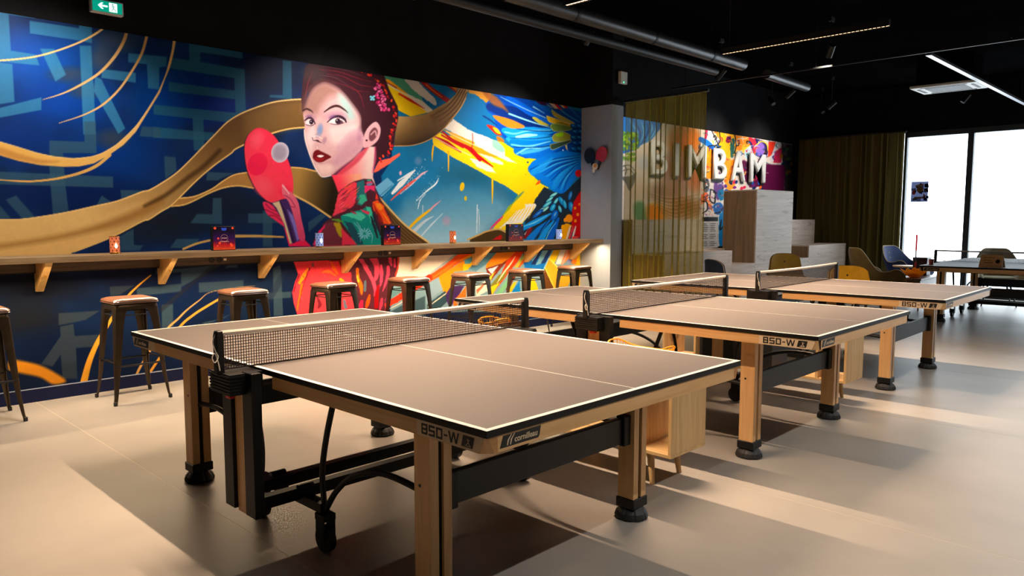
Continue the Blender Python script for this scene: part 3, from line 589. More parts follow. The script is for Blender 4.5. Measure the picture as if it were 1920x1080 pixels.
# --- strip below the ledge, right half
G.fill(Zp('I', [(-40,150),(1900,40),(1900,900),(-40,900)]), (120,150,164), 0.8, False)
for q, c in (([(-70,240),(400,222),(300,300),(50,480),(-60,520)], (246,236,222)), ([(50,480),(300,300),(410,212),(500,212),(100,470)], (176,190,198)), ([(30,515),(250,370),(440,212),(630,205),(560,262),(430,330),(200,490),(40,585)], (242,92,32)),
             ([(200,490),(430,335),(560,272),(625,290),(600,350),(480,420),(380,432),(345,600),(285,690),(230,625)], (244,144,28)), ([(480,345),(560,300),(618,310),(560,402),(490,420)], (252,196,34)), ([(500,300),(600,252),(618,280),(560,340),(505,345)], (92,168,206)),
             ([(40,590),(200,500),(250,640),(110,745),(60,800)], (134,162,182)), ([(70,810),(280,652),(310,770),(170,900),(60,900)], (46,72,84)), ([(285,690),(345,600),(500,590),(430,720),(330,850),(290,770)], (62,40,88)), ([(370,780),(520,600),(520,720),(380,900)], (240,110,40)),
             ([(540,400),(700,258),(790,200),(880,196),(760,340),(640,425)], (88,134,160)), ([(640,425),(760,340),(770,420),(700,470)], (140,166,180)), ([(755,345),(880,200),(1110,185),(1055,262),(940,332),(748,392)], (240,140,32)), ([(748,392),(940,332),(1015,285),(930,385),(800,545)], (112,42,24)),
             ([(770,402),(892,362),(820,465)], (192,204,224)), ([(780,500),(830,450),(860,430),(800,540)], (236,190,60)), ([(990,310),(1110,183),(1205,183),(1100,335),(1000,465),(815,700),(780,700),(900,520)], (224,66,24)), ([(795,595),(900,470),(1005,418),(960,505),(850,610)], (112,112,44)),
             ([(795,610),(910,560),(830,690),(790,690)], (250,190,34)), ([(870,690),(1000,508),(995,600),(940,680)], (112,174,132)), ([(630,600),(760,530),(790,640),(640,720)], (232,220,204)), ([(640,640),(760,540),(740,580),(650,680)], (226,110,84)), ([(1075,385),(1205,205),(1215,240),(1120,385)], (192,172,54)),
             ([(1120,380),(1215,245),(1210,300),(1140,385)], (210,92,28)), ([(1190,335),(1290,280),(1352,172),(1540,160),(1480,272),(1392,455),(1380,410),(1200,385)], (20,110,188)), ([(1275,345),(1368,178),(1402,172),(1322,345)], (30,46,96)), ([(1330,352),(1412,172),(1482,168),(1392,335)], (120,174,194)),
             ([(1392,335),(1482,168),(1530,164),(1440,330)], (24,56,116)), ([(1480,272),(1545,160),(1625,156),(1562,300),(1540,335)], (250,204,22)), ([(1560,342),(1622,156),(1695,150),(1622,342)], (244,236,230)), ([(1690,152),(1745,190),(1722,272),(1640,345),(1620,345)], (238,148,94)),
             ([(1800,480),(1770,292),(1860,150),(1860,600),(1800,600)], (248,192,24)), ([(1748,272),(1830,190),(1795,345),(1738,335)], (234,130,44)), ([(1690,300),(1760,270),(1740,335),(1700,335)], (140,140,190)), ([(1435,392),(1482,275),(1592,380),(1560,620),(1530,620)], (224,160,44)),
             ([(1690,470),(1760,470),(1700,600),(1560,610),(1600,480)], (226,158,44)), ([(1385,465),(1440,390),(1545,620),(1400,650)], (96,60,28)), ([(1255,520),(1310,505),(1360,640),(1255,650)], (250,190,24)), ([(1050,665),(1140,535),(1155,670)], (20,116,186)), ([(1000,660),(1070,560),(1110,540),(1050,660)], (248,180,30)), ([(980,640),(1060,480),(1100,480),(1010,640)], (90,40,30))):
    G.fill(Zp('I', q), c, 0.8, False, rough=0.7)
for q, ww, c in (([(1090,255),(1040,335),(960,440),(880,560)], [2,3,1], (250,220,190)), ([(1532,168),(1482,272),(1394,455)], 2, (130,190,220)), ([(1440,392),(1545,620)], 2, (246,200,90)), ([(1485,280),(1590,385)], 2.4, (250,216,110)), ([(1290,300),(1330,250),(1370,180)], 1.6, (150,196,220)),
                 ([(1640,330),(1680,250),(1700,160)], 2, (230,180,170)), ([(80,840),(180,760),(285,685)], [1,2,1.4], (220,216,196)), ([(450,300),(560,250),(620,220)], [2,4,2], (252,170,30)), ([(100,520),(300,390),(440,280)], [2,5,2], (250,120,40)), ([(60,230),(300,222)], 2, (224,160,50)), ([(1160,290),(1190,230),(1205,200)], 2, (90,150,110))):
    G.line(Zp('I', q), ww, c, rough=0.4)
G.fill([(740,468),(796,468),(796,640),(728,640)], (118,148,162), 0.8, False)
G.fill([(744,470),(806,470),(806,512),(778,528),(758,534),(738,530)], (246,236,222), 0.8, False, rough=0.6)
G.fill(Zp('H', [(1340,700),(1500,600),(1560,560),(1560,640),(1400,760)]), (96,136,142), 0.8, False, rough=0.8)
G.line(Zp('H', [(1330,850),(1480,760),(1640,660),(1960,450)]), [8,11,12,12], (226,56,32), rough=1); G.line(Zp('H', [(1380,890),(1540,810),(1700,700)]), [1,2,1], (214,206,190))
G.fill(Zp('H', [(1340,960),(1560,840),(1760,760),(1900,700),(1900,1100),(1340,1100)]), (60,84,96), 1.2, False)
# --- the woman: hair, face
G.fill(Zp('A', [(74,440),(66,330),(80,180),(105,60),(200,0),(560,20),(740,60),(805,250),(880,400),(886,500),(858,640),(848,740),(815,800),(730,850),(690,908),(640,880),(560,700),(300,300),(120,280)]), (58,28,36), 1.0, False)
G.blob((590, 135), (30, 24), (70, 58, 58), soft=1, al=0.8)
for q in ([(290,130),(420,150),(560,220),(680,240)], [(200,90),(380,110),(560,170),(680,200)], [(330,190),(450,230),(540,270),(640,280)], [(160,110),(120,220),(100,330)], [(480,230),(560,300),(600,420)]): G.line(Zp('A', q), [0.6,1.6,0.6], (132,40,52), al=0.8)
for q in ([(250,60),(420,90),(600,150)], [(220,140),(350,160),(470,230)]): G.line(Zp('A', q), [0.6,1.4,0.6], (108,72,76), al=0.7)
for k in range(46):
    t = k/45; q = catmull(Zp('A', [(560,95),(690,165),(790,280),(850,420),(862,520),(842,620),(818,700),(826,780),(720,860)]), 10)[min(79, int(t*80))]
    G.blob((q[0]+random.uniform(-3.5, 2), q[1]+random.uniform(-3, 3)), (3.4, 2), [(226,52,40), (196,30,40), (120,24,34), (236,84,50)][k % 4], random.uniform(20, 110), 0.4)
face = [(88,430),(118,330),(170,240),(250,195),(320,210),(400,258),(480,348),(568,478),(575,600),(602,700),(560,790),(500,850),(400,925),(330,982),(250,1000),(210,966),(165,890),(120,765),(90,650),(96,560),(84,490)]
G.fill(Zp('A', face), (214,170,170), 1.0)
G.fill(Zp('A', [(80,440),(110,330),(170,240),(250,200),(330,225),(380,290),(300,330),(240,400),(200,470),(120,470)]), (150,108,98), 9, al=0.85)
G.fill(Zp('A', [(380,300),(440,330),(500,420),(520,500),(470,520),(430,440),(390,370)]), (166,208,202), 6, al=0.8)
G.fill(Zp('A', [(300,590),(420,560),(520,540),(555,600),(470,640),(400,720),(320,700)]), (236,206,204), 7, al=0.9)
G.fill(Zp('A', [(400,760),(470,680),(580,640),(600,710),(550,790),(450,860),(360,900),(330,860)]), (200,148,164), 7, al=0.85)
G.fill(Zp('A', [(130,600),(170,570),(190,640),(170,720),(150,800),(130,760),(105,680)]), (232,204,204), 4, al=0.9)
G.fill(Zp('A', [(200,900),(260,890),(320,900),(330,950),(260,985),(215,955)]), (236,200,192), 5, al=0.9)

for c, r, col, al in (((360,490),(110,55),(150,104,140),0.55), ((145,500),(60,48),(150,108,130),0.55), ((250,470),(36,70),(196,150,156),0.6), ((300,870),(60,24),(204,150,150),0.6), ((555,640),(26,90),(176,122,146),0.6), ((205,740),(26,24),(206,160,164),0.6)):
    G.blob(Zp('A', [c])[0], (r[0]/4.5, r[1]/4.5), col, 0, 1.0, al)
G.line(Zp('A', [(88,430),(118,330),(170,240),(250,195),(320,210),(400,258),(480,348),(568,478),(576,600)]), [3,5,6,6,6,5,4], (70,38,44), f=4, al=0.75)
G.line(Zp('A', [(560,795),(500,856),(400,930),(330,986)]), [2,4,2], (150,60,80), f=2.5, al=0.8)
G.fill(Zp('A', [(360,750),(450,640),(560,590),(570,640),(470,700),(390,770)]), (206,160,176), 3, al=0.5)
G.line(Zp('A', [(92,600),(105,700),(135,800),(180,910),(215,968),(250,998),(320,985)]), [1.4,2,1.6], (250,226,214), al=0.9)
G.fill(Zp('A', [(560,795),(640,740),(690,745),(672,1000),(700,1090),(390,1090),(345,1000),(420,930),(500,860)]), (240,90,100), 1.0, False, grad=((640,320),(690,320),(240,206,200)))
G.fill(flat(Zp('A', [(500,860),(575,780),(640,740),(560,860),(430,960),(340,1000),(420,920)])), (206,64,84), 2, al=0.8)
G.fill(Zp('C', [(300,60),(560,50),(700,40),(700,120),(600,145),(430,262),(392,300),(350,180)]), (240,66,88), 1.0, False, grad=((636,345),(668,335),(246,170,140)))
G.fill(Zp('A', [(588,742),(600,640),(640,570),(698,533),(736,590),(722,672),(680,722),(630,747)]), (226,172,178), 0.8)
G.fill(Zp('A', [(640,680),(645,620),(685,580),(712,610),(700,660),(665,695)]), (112,66,74), 1.2); G.line(Zp('A', [(655,640),(690,610),(700,650)]), 2.4, (206,156,160)); G.blob(Zp('A', [(618,690)])[0], (2.6,2.2), (60,20,30), 0, 0.5)
G.line(Zp('A', [(690,750),(690,850),(668,960)]), [3,4,2], (226,90,130), f=1.5, al=0.8)
# eyes, brows
G.fill(Zp('A', [(298,532),(345,503),(400,508),(434,530),(392,553),(340,550)]), (238,218,218), 0.6); G.blob(Zp('A', [(376,527)])[0], (5.4,5.6), (44,22,36), 0, 0.2); G.blob(Zp('A', [(388,535)])[0], (8,4.4), (50,26,40), 0, 0.4, 0.8); G.blob(Zp('A', [(368,520)])[0], (1.3,1.3), (240,230,235), 0, 0.4)
G.line(Zp('A', [(286,537),(335,497),(385,486),(430,510),(446,536)]), [1.4,4.2,5,2.4], (50,26,44)); G.line(Zp('A', [(310,548),(370,556),(425,540)]), [0.8,1.6,1.6], (90,50,64)); G.blob(Zp('A', [(330,490)])[0], (9,3.4), (110,70,120), -20, 0.9, 0.7)
G.fill(Zp('A', [(104,542),(120,516),(150,514),(178,542),(150,560),(120,560)]), (232,212,214), 0.6); G.blob(Zp('A', [(152,535)])[0], (4.4,5), (48,24,38), 0, 0.2); G.blob(Zp('A', [(148,529)])[0], (1,1), (240,230,235), 0, 0.4)
G.line(Zp('A', [(96,522),(128,500),(160,508),(184,548)]), [2,4,2], (50,26,44)); G.line(Zp('A', [(106,556),(150,566),(180,552)]), [1.2,1.6,1], (70,36,50)); G.blob(Zp('A', [(130,485)])[0], (8,3), (120,80,120), -10, 0.9, 0.6)
G.line(Zp('A', [(260,450),(320,410),(375,399),(430,430),(462,458)]), [2,4.4,4.6,3,0.8], (60,34,36)); G.line(Zp('A', [(80,440),(110,424),(150,440),(168,458)]), [2.6,3.6,1], (58,34,36))
# nose, lips
G.blob(Zp('A', [(225,600)])[0], (7,15), (112,140,186), 8, 0.9, 0.85); G.blob(Zp('A', [(262,690)])[0], (5,9), (172,132,146), 20, 0.8, 0.8); G.blob(Zp('A', [(200,650)])[0], (5,6), (150,140,160), 0, 0.9, 0.6)
G.line(Zp('A', [(160,665),(170,690),(192,690),(215,700),(238,710)]), [1.2,1.4,3,1], (84,44,52)); G.line(Zp('A', [(165,660),(200,652),(240,672)]), 1.4, (240,214,210)); G.blob(Zp('A', [(206,692)])[0], (3.4,1.8), (60,26,34), 25, 0.4)
G.fill(Zp('A', [(164,822),(175,785),(205,768),(235,782),(318,826),(282,852),(240,874),(200,872),(170,848)]), (104,16,24), 0.7); G.fill(Zp('A', [(172,842),(210,836),(260,840),(240,868),(200,868)]), (136,24,30), 0.9); G.fill(Zp('A', [(200,822),(228,812),(258,820),(230,833)]), (240,226,226), 0.5)
G.line(Zp('A', [(200,740),(205,765)]), 1.6, (240,210,206), al=0.7); G.blob(Zp('A', [(235,885)])[0], (8,2), (196,140,140), 0, 0.9, 0.6)
# flowers in the hair
for k in range(34):
    t = k/33; x, y = 720+50*t+random.uniform(-40, 40), 230+220*t+random.uniform(-20, 20)
    p = Zp('A', [(x, y)])[0]; a = random.uniform(0, 180)
    G.blob(p, (4.6, 3.2), (110, 18, 56), a, 0.3); G.blob((p[0]+0.3, p[1]-0.3), (3.7, 2.4), [(232,92,150), (214,60,120), (240,126,170)][k % 3], a, 0.4)
for dx, dy in ((0,0), (-14,-8), (12,-12), (10,14), (-10,14)): G.blob(Zp('A', [(668+dx, 330+dy)])[0], (2.6, 2.4), (120,204,222), 0, 0.5)
# --- paddle, ball, hand
pad = [(80,260),(100,160),(160,95),(220,88),(290,124),(350,190),(430,340),(470,480),(473,600),(440,650),(380,666),(300,692),(220,640),(150,540),(100,420)]
G.fill(Zp('B', [(x-7, y+4) for x, y in pad]), (44,26,40), 0.7); G.fill(Zp('B', pad), (250,70,92), 0.8, grad=((470,330),(540,250),(226,44,76)))
G.blob(Zp('B', [(180,180)])[0], (16,22), (252,100,118), 20, 1.0, 0.7); G.blob(Zp('B', [(185,380)])[0], (18.5,23), (232,34,78), 25, 0.12); G.blob(Zp('B', [(410,600)])[0], (14,12), (232,36,72), 0, 0.9, 0.8); G.blob(Zp('B', [(230,560)])[0], (26,20), (254,92,108), 40, 1.0, 0.8)
G.blob(Zp('B', [(368,284)])[0], (17,19.6), (204,194,208), 10, 0.08); G.blob(Zp('B', [(366,284)])[0], (15.6,18.2), (164,150,168), 10, 0.5)
G.fill(Zp('B', [(228,690),(270,690),(340,740),(378,790),(402,880),(380,872),(330,835),(270,792),(245,752)]), (222,52,92), 0.8)
for q in ([(250,700),(290,740),(340,760)], [(245,745),(300,770),(360,800)], [(280,795),(330,800),(385,840)]): G.line(Zp('B', q), 1.4, (126,20,50))
G.fill(Zp('B', [(394,870),(440,1045),(620,1045),(560,985),(470,1020)]), (232,36,84), 0.8, False)
G.fill(Zp('B', [(296,692),(370,676),(432,660),(560,985),(455,1026),(400,850)]), (66,40,94), 0.8, False)
G.fill(Zp('B', [(304,694),(362,680),(388,760),(424,880),(465,1022),(446,1024),(400,860),(340,735)]), (214,190,150), 0.8, False); G.fill(Zp('B', [(425,745),(470,790),(545,965),(505,1004),(470,880)]), (132,116,192), 1.5, False)
G.line(Zp('B', [(370,690),(420,800),(480,1015)]), 2.4, (40,20,50))
G.fill(Zp('B', [(384,546),(400,548),(430,590),(470,618),(516,690),(540,820),(572,980),(525,992),(492,850),(440,690),(388,625)]), (226,112,132), 0.8, grad=((530,360),(560,450),(214,70,110)))
G.line(Zp('B', [(388,552),(420,590),(440,620)]), 2, (250,190,196)); G.line(Zp('B', [(400,630),(450,660),(490,720)]), 1.4, (140,40,70)); G.line(Zp('B', [(450,720),(490,730)]), 1.2, (140,40,70))
# --- dress above the ledge
G.fill(Zp('C', [(388,312),(430,260),(520,190),(600,145),(740,108),(842,114),(882,180),(920,320),(962,380),(1002,460),(1082,580),(1125,720),(1180,900),(1200,1100),(40,1100),(56,940),(130,810),(200,700),(300,630),(340,540),(378,400)]), (78,36,48), 0.8, False)
for q, c, rg in (([(380,322),(520,200),(600,152),(645,165),(630,420),(600,472),(500,532),(345,606),(300,626),(340,540)], (232,66,86), 1.4), ([(640,160),(740,118),(762,300),(782,400),(700,474),(636,452)], (44,106,112), 1), ([(680,330),(742,325),(784,402),(702,452),(648,430)], (64,178,142), 1),
                 ([(746,210),(800,190),(884,205),(892,290),(820,250),(752,300)], (230,56,112), 1.2), ([(750,165),(830,140),(866,170),(800,200)], (214,70,110), 1), ([(770,180),(860,170),(850,195),(780,195)], (100,140,180), 1), ([(770,120),(830,118),(830,140),(780,140)], (60,170,140), 0.8),
                 ([(420,612),(560,560),(680,532),(822,480),(862,600),(902,700),(962,880),(986,1100),(640,1100),(560,862),(440,700)], (22,138,124), 1), ([(470,682),(580,702),(640,800),(725,990),(640,1000),(540,830)], (32,76,90), 1.4), ([(440,602),(600,562),(702,562),(762,622),(700,682),(600,642)], (78,200,166), 1.4),
                 ([(760,480),(830,500),(850,580),(830,700),(790,560)], (70,196,160), 1.4), ([(690,520),(770,545),(812,560),(800,590),(720,560)], (214,60,92), 1), ([(560,540),(620,560),(630,585),(570,570)], (170,60,80), 1), ([(850,420),(922,398),(1002,472),(1052,602),(1115,712),(1002,724),(932,602),(862,522)], (238,84,32), 1.2),
                 ([(900,440),(960,440),(1000,510),(960,540),(910,490)], (246,140,40), 1.4), ([(900,300),(920,330),(935,390),(890,390)], (226,60,50), 1), ([(190,722),(320,692),(432,762),(432,1100),(160,1100)], (112,48,62), 1), ([(50,1000),(130,812),(236,700),(206,762),(150,852),(100,1000)], (230,42,104), 1),
                 ([(318,702),(402,700),(452,800),(442,902),(402,882),(362,782)], (178,152,34), 1.6), ([(300,660),(400,650),(450,690),(400,690)], (96,150,50), 1), ([(440,782),(560,902),(645,1000),(440,1000)], (224,56,84), 1), ([(60,1010),(1000,1010),(1000,1100),(60,1100)], (200,50,70), 1)):
    G.fill(Zp('C', q), c, 0.8, False, rough=rg)
for k in range(26):
    x, y = random.uniform(390, 620), random.uniform(230, 560)
    G.line(Zp('C', [(x, y), (x+40, y-26), (x+70, y-60)]), [0.5,1.8,0.5], [(86,28,40), (246,104,60), (250,120,130), (120,30,50)][k % 4], al=0.85)
for k in range(12):
    a = k/12*math.pi*2; G.line(Zp('C', [(745+25*math.cos(a), 850+25*math.sin(a)), (745+95*math.cos(a), 850+80*math.sin(a))]), [1.2,2.4,0.6], (128,194,214) if k % 2 else (150,208,224))
for q in ([(640,690),(690,780),(700,900)], [(800,780),(850,880),(840,980)], [(600,700),(680,800),(690,960)]): G.line(Zp('C', q), [1,1.6,0.8], (130,190,206))
for q in ([(900,520),(960,620),(1000,720)], [(980,560),(1040,640),(1090,720)], [(870,450),(900,540),(960,640)], [(930,600),(950,680),(985,740)]): G.line(Zp('C', q), [1,2.6,1], (150,20,20) if q[0][0] < 950 else (250,150,40))
for q in ([(860,560),(900,700),(960,860)], [(830,620),(880,760),(920,900)]): G.line(Zp('C', q), [2,5,3], (40,40,50), rough=1)
# --- dress below the ledge
G.fill(Zp('H', [(40,120),(1540,100),(1530,300),(1492,420),(1400,560),(1350,760),(1345,1060),(160,1060),(80,800),(60,650),(100,500),(142,400),(100,290)]), (240,66,78), 0.8, False)
G.fill(Zp('H', [(800,150),(1540,100),(1530,300),(1492,420),(1400,560),(1350,760),(1345,1060),(960,1060),(910,620),(880,480),(870,380),(800,340)]), (84,36,48), 1.0, False, rough=1.5)
for q, ww, c in (([(1000,180),(1080,310),(1170,480),(1205,600),(1195,700)], [7,8,6,6,2], (226,76,104)), ([(1180,160),(1230,300),(1220,440),(1180,500)], [15,10,8,4], (222,72,100)), ([(1290,280),(1295,380),(1290,500),(1270,600)], [4,7,5,1], (224,72,106)), ([(1385,300),(1385,400),(1340,560),(1310,640)], [5,6,4,1], (222,70,104)),
                 ([(1410,170),(1420,220),(1435,280)], [5,7,3], (220,70,110)), ([(1475,200),(1480,290)], [4,5], (214,64,100)), ([(1300,740),(1290,820),(1270,900)], [4,6,3], (206,60,90)), ([(1250,560),(1230,700),(1220,850)], [4,8,8], (150,10,20)), ([(1020,780),(1000,860)], [6,9], (206,40,80)),
                 ([(960,330),(970,450),(1010,560),(1020,680)], [5,6,8,3], (240,110,30)), ([(960,420),(975,500)], [3,4], (236,190,60)), ([(1130,690),(1105,790),(1085,860)], [3,8,3], (246,86,20)), ([(1070,500),(1065,620)], [4,5], (88,108,120)), ([(1530,120),(1520,300),(1490,420)], 3, (226,70,50)),
                 ([(270,330),(220,420),(160,520)], [3,8,5], (240,150,34)), ([(190,540),(180,640),(150,760),(130,900)], [5,6,4,3], (244,110,34)), ([(300,320),(240,470),(190,640),(160,800)], 1.4, (130,24,34)), ([(160,400),(120,500),(80,640)], 1.6, (120,20,40)), ([(440,380),(560,360),(660,420)], [1,6,2], (248,120,50)),
                 ([(600,230),(640,320),(690,400)], [2,8,2], (246,110,40)), ([(720,210),(740,280)], [7,5], (130,60,30)), ([(560,190),(640,200),(760,190)], [5,6,5], (110,40,34)), ([(730,470),(760,500)], 5, (240,170,30)), ([(340,260),(345,280)], 4, (130,90,90)), ([(400,700),(440,820),(420,860)], [3,8,4], (120,36,50)), ([(780,770),(800,860)], [5,6], (90,110,130))):
    G.line(Zp('H', q), ww, c, rough=0.8)
for k in range(24):
    x, y = random.uniform(150, 820), random.uniform(230, 900)
    G.line(Zp('H', [(x, y), (x+random.uniform(-20, 50), y+random.uniform(30, 80))]), [0.5,2,0.5], [(250,104,70), (206,36,60), (252,96,110)][k % 3], al=0.6)
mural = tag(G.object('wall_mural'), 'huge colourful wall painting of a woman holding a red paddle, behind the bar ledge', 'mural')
# --- second mural, behind the seating tiers
pt2 = Paint(np.arange(6.125, 12.52, 0.0095), np.arange(0.905, 2.832, 0.0088), WALL_Y-0.004); G = pt2
G.c[:] = (222, 208, 196)
def PZ(q): return Zp('P', q)
for c, r, col in (((470,260),(150,170),(206,92,24)), ((430,470),(190,180),(140,84,76)), ((360,640),(200,110),(150,104,90)), ((480,760),(160,100),(140,78,34)), ((560,540),(80,140),(190,96,60)), ((540,250),(60,110),(230,120,30)), ((120,620),(120,100),(214,190,170)), ((300,800),(120,60),(170,110,44)), ((180,420),(80,80),(190,196,206))):
    G.blob(PZ([c])[0], (r[0]/4, r[1]/4), col, 0, 1.0, 0.9)
G.fill(PZ([(-20,100),(50,68),(285,102),(295,150),(240,235),(150,290),(90,330),(-20,330)]), (32,112,186), 0.8, rough=1)
for q in ([(60,100),(120,200),(110,300)], [(150,110),(170,200),(140,270)], [(220,110),(230,170),(190,250)], [(270,120),(240,210),(180,270)]): G.line(PZ(q), [1,3,1], (96,170,214))
for q in ([(90,90),(140,190),(130,290)], [(190,110),(200,190),(160,270)]): G.line(PZ(q), [1,2.4,1], (10,52,116))
for k in range(90): G.blob(PZ([(random.uniform(-10,122), random.uniform(190,325))])[0], (4, 2.4), [(120,168,40), (84,128,44), (160,190,60), (60,110,70)][k % 4], random.uniform(0,180), 0.5)
for k in range(40): G.blob(PZ([(random.uniform(-10,105), random.uniform(350,425))])[0], (4, 2.2), [(130,170,60), (96,140,60)][k % 2], random.uniform(0,180), 0.5)
G.fill(PZ([(-10,420),(60,410),(115,480),(100,560),(60,640),(40,560),(-10,540)]), (206,200,190), 0.8); G.fill(PZ([(0,530),(70,520),(112,490),(96,570),(60,630),(30,570)]), (96,96,98), 0.8)
for q in ([(0,450),(60,440),(100,480)], [(10,480),(60,470),(90,500)], [(20,440),(40,470),(30,510)]): G.line(PZ(q), 1.2, (50,46,44))
G.fill(PZ([(100,730),(160,720),(190,850),(110,850)]), (60,140,110), 4); G.fill(PZ([(200,740),(300,740),(300,850),(200,850)]), (226,132,36), 5)
for k in range(26):
    y = 640+k*8; G.line(PZ([(200+k*5, y), (360+k*3, y+40+k), (580, y+10)]), [0.4,1.4,0.4], [(206,190,176), (110,66,40), (160,104,60)][k % 3], al=0.7)
G.fill(PZ([(595,160),(720,180),(740,240),(690,330),(660,420),(595,420)]), (240,232,220), 0.8, False)
G.fill(PZ([(640,300),(700,330),(690,600),(640,620),(620,500)]), (246,150,30), 1.2, False, rough=1.5)
G.fill(PZ([(690,180),(860,200),(870,330),(800,400),(720,330),(740,250)]), (250,176,30), 1.0, False, rough=1.2); G.fill(PZ([(850,210),(980,235),(960,300),(880,330),(850,300)]), (246,140,28), 1.2, False, rough=1.2)
G.fill(PZ([(780,380),(860,400),(850,620),(790,640),(760,560)]), (248,150,40), 1.4, False, rough=1.5); G.blob(PZ([(930,320)])[0], (9,12), (250,200,60), 0, 0.8)
G.line(PZ([(640,170),(636,210),(630,255)]), [5,5,4], (214,40,80)); G.line(PZ([(595,245),(640,270),(690,310)]), [9,11,8], (24,110,200)); G.line(PZ([(700,320),(740,300)]), 4, (30,30,34))
for q in ([(680,185),(730,290)], [(735,190),(740,260),(700,300)], [(690,230),(700,215),(715,235),(700,250)], [(850,210),(862,280),(850,350)], [(650,300),(690,290),(730,300)]): G.line(PZ(q), 2, (22,20,24))
G.fill(PZ([(795,225),(825,225),(820,260),(800,275),(785,255)]), (120,20,60), 0.8, rough=1); G.fill(PZ([(820,250),(850,240),(850,330),(835,385),(815,360)]), (40,90,80), 0.8, rough=1.4)
G.fill(PZ([(925,330),(960,300),(975,340),(945,390),(925,370)]), (190,214,220), 0.8); G.fill(PZ([(960,250),(1000,240),(1080,270),(1100,320),(1080,380),(1000,360)]), (44,34,90), 1.0, rough=1)
G.line(PZ([(965,240),(995,270),(1000,340)]), [6,8,5], (226,50,70)); G.blob(PZ([(1042,320)])[0], (10,15), (150,110,200), 0, 0.3); G.line(PZ([(1010,290),(1050,262),(1090,280),(1100,330)]), 2, (226,200,60))
G.fill(PZ([(1105,260),(1160,265),(1130,360),(1100,380)]), (222,60,40), 0.8, False); G.fill(PZ([(1160,270),(1195,275),(1130,420),(1115,400)]), (214,206,214), 0.8, False); G.fill(PZ([(1150,340),(1210,300),(1200,420),(1140,420)]), (196,40,80), 1, False, rough=1)
G.fill(PZ([(1200,270),(1300,290),(1300,640),(1220,640)]), (58,48,52), 1.2, False, rough=1.5)
for k in range(16): G.blob(PZ([(random.uniform(1200,1285), random.uniform(290,520))])[0], (3.5, 6), [(30,60,60), (150,90,30), (100,80,80), (24,40,90), (70,110,60)][k % 5], random.uniform(0,90), 0.5)
G.fill(PZ([(880,430),(920,400),(985,420),(1080,430),(1225,440),(1225,640),(1080,640),(960,600),(890,500)]), (92,18,62), 1.2, False, rough=1.5)
for k in range(26): G.blob(PZ([(random.uniform(770,1070), random.uniform(545,640))])[0], (4, 3), [(24,90,170), (240,110,40), (110,40,120), (230,220,210), (206,40,80), (20,40,90)][k % 6], random.uniform(0,180), 0.4)
G.fill(PZ([(595,540),(770,540),(770,1070),(595,1070)]), (216,206,200), 1.0, False)
for q, c in (([(600,660),(640,640),(650,680),(620,720),(600,720)], (240,110,70)), ([(640,700),(670,720),(690,790),(660,760)], (236,120,60)), ([(700,560),(760,560),(765,640),(730,700),(700,660)], (104,70,130)), ([(690,740),(730,720),(765,740),(765,810),(700,800)], (40,96,160)),
             ([(720,640),(765,620),(765,700),(730,690)], (30,110,150)), ([(735,810),(770,800),(770,1070),(740,1060),(730,960)], (24,116,170)), ([(610,560),(650,540),(660,600),(630,650)], (90,90,90))):
    G.fill(PZ(q), c, 0.8, rough=1.2)
for q in ([(605,710),(640,715),(645,770),(610,800)], [(670,620),(665,700),(700,720),(700,640),(670,620)], [(690,640),(720,650)], [(620,560),(650,590),(620,620)], [(700,800),(740,790),(760,760)], [(750,850),(740,920),(765,900)]): G.line(PZ(q), [2,3,2], (30,30,36))
for k in range(120):
    x_, y_ = random.uniform(600, 1200), random.uniform(190, 540); a_ = random.uniform(0, 6.28); L_ = random.uniform(10, 34)
    if 1080 < x_ and y_ > 430: continue
    cl = [(22,20,26), (240,120,40), (60,30,110), (24,100,180), (214,40,70), (250,190,50), (230,224,214), (40,90,90)][k % 8]
    G.line(PZ([(x_, y_), (x_+L_*math.cos(a_), y_+L_*math.sin(a_)), (x_+L_*1.6*math.cos(a_+0.7), y_+L_*1.6*math.sin(a_+0.7))]), [0.6, random.uniform(1.2, 3), 0.6], cl, rough=0.6, al=0.85)
for k in range(50):
    x_, y_ = random.uniform(600, 765), random.uniform(545, 810); a_ = random.uniform(0, 6.28); L_ = random.uniform(8, 24)
    G.line(PZ([(x_, y_), (x_+L_*math.cos(a_), y_+L_*math.sin(a_)), (x_+L_*1.5*math.cos(a_+0.9), y_+L_*1.5*math.sin(a_+0.9))]), [0.6, random.uniform(1, 2.4), 0.6], [(26,26,32), (240,236,230), (110,70,140), (40,90,160), (236,110,60)][k % 5], rough=0.5, al=0.85)
tag(G.object('graffiti_mural'), 'graffiti style mural with parrot and abstract shapes behind the white letters', 'mural')

# menu sheet painted on a panel on that wall
def XZ(px, py, y=WALL_Y-0.012): return at(px, py, 1, y)
a, b = XZ(1315.5, 404.5), XZ(1346, 464)
po_ = empty('menu_board', ((a[0]+b[0])/2, WALL_Y-0.006, b[2]))
hw, hh = (b[0]-a[0])/2, a[2]-b[2]
M['menu'] = mat('pale_menu_sheet', rgb(206, 204, 200), 0.6, noise=0.06)
box('sheet', (-hw, -0.006, 0), (hw, 0.0, hh), M['menu'], po_)
hd = MB(); hd.box((-hw*0.92, -0.0075, hh*0.83), (hw*0.92, -0.006, hh*0.96)); hd.build('heading_band', M['ink'], po_)
ln = MB()
for c_ in range(2):
    for r_ in range(13):
        if r_ in (5, 9): continue
        y0 = hh*(0.76-r_*0.056); x0 = -hw*0.9+c_*hw*0.95; L = hw*random.uniform(0.45, 0.8)
        ln.box((x0, -0.007, y0-hh*0.018), (x0+L, -0.006, y0)); ln.box((x0+hw*0.84, -0.007, y0-hh*0.016), (x0+hw*0.9, -0.006, y0))
ln.build('text_lines', M['ink'], po_)
tag(po_, 'pale menu sheet with dark heading and two columns of text on graffiti wall', 'menu board')

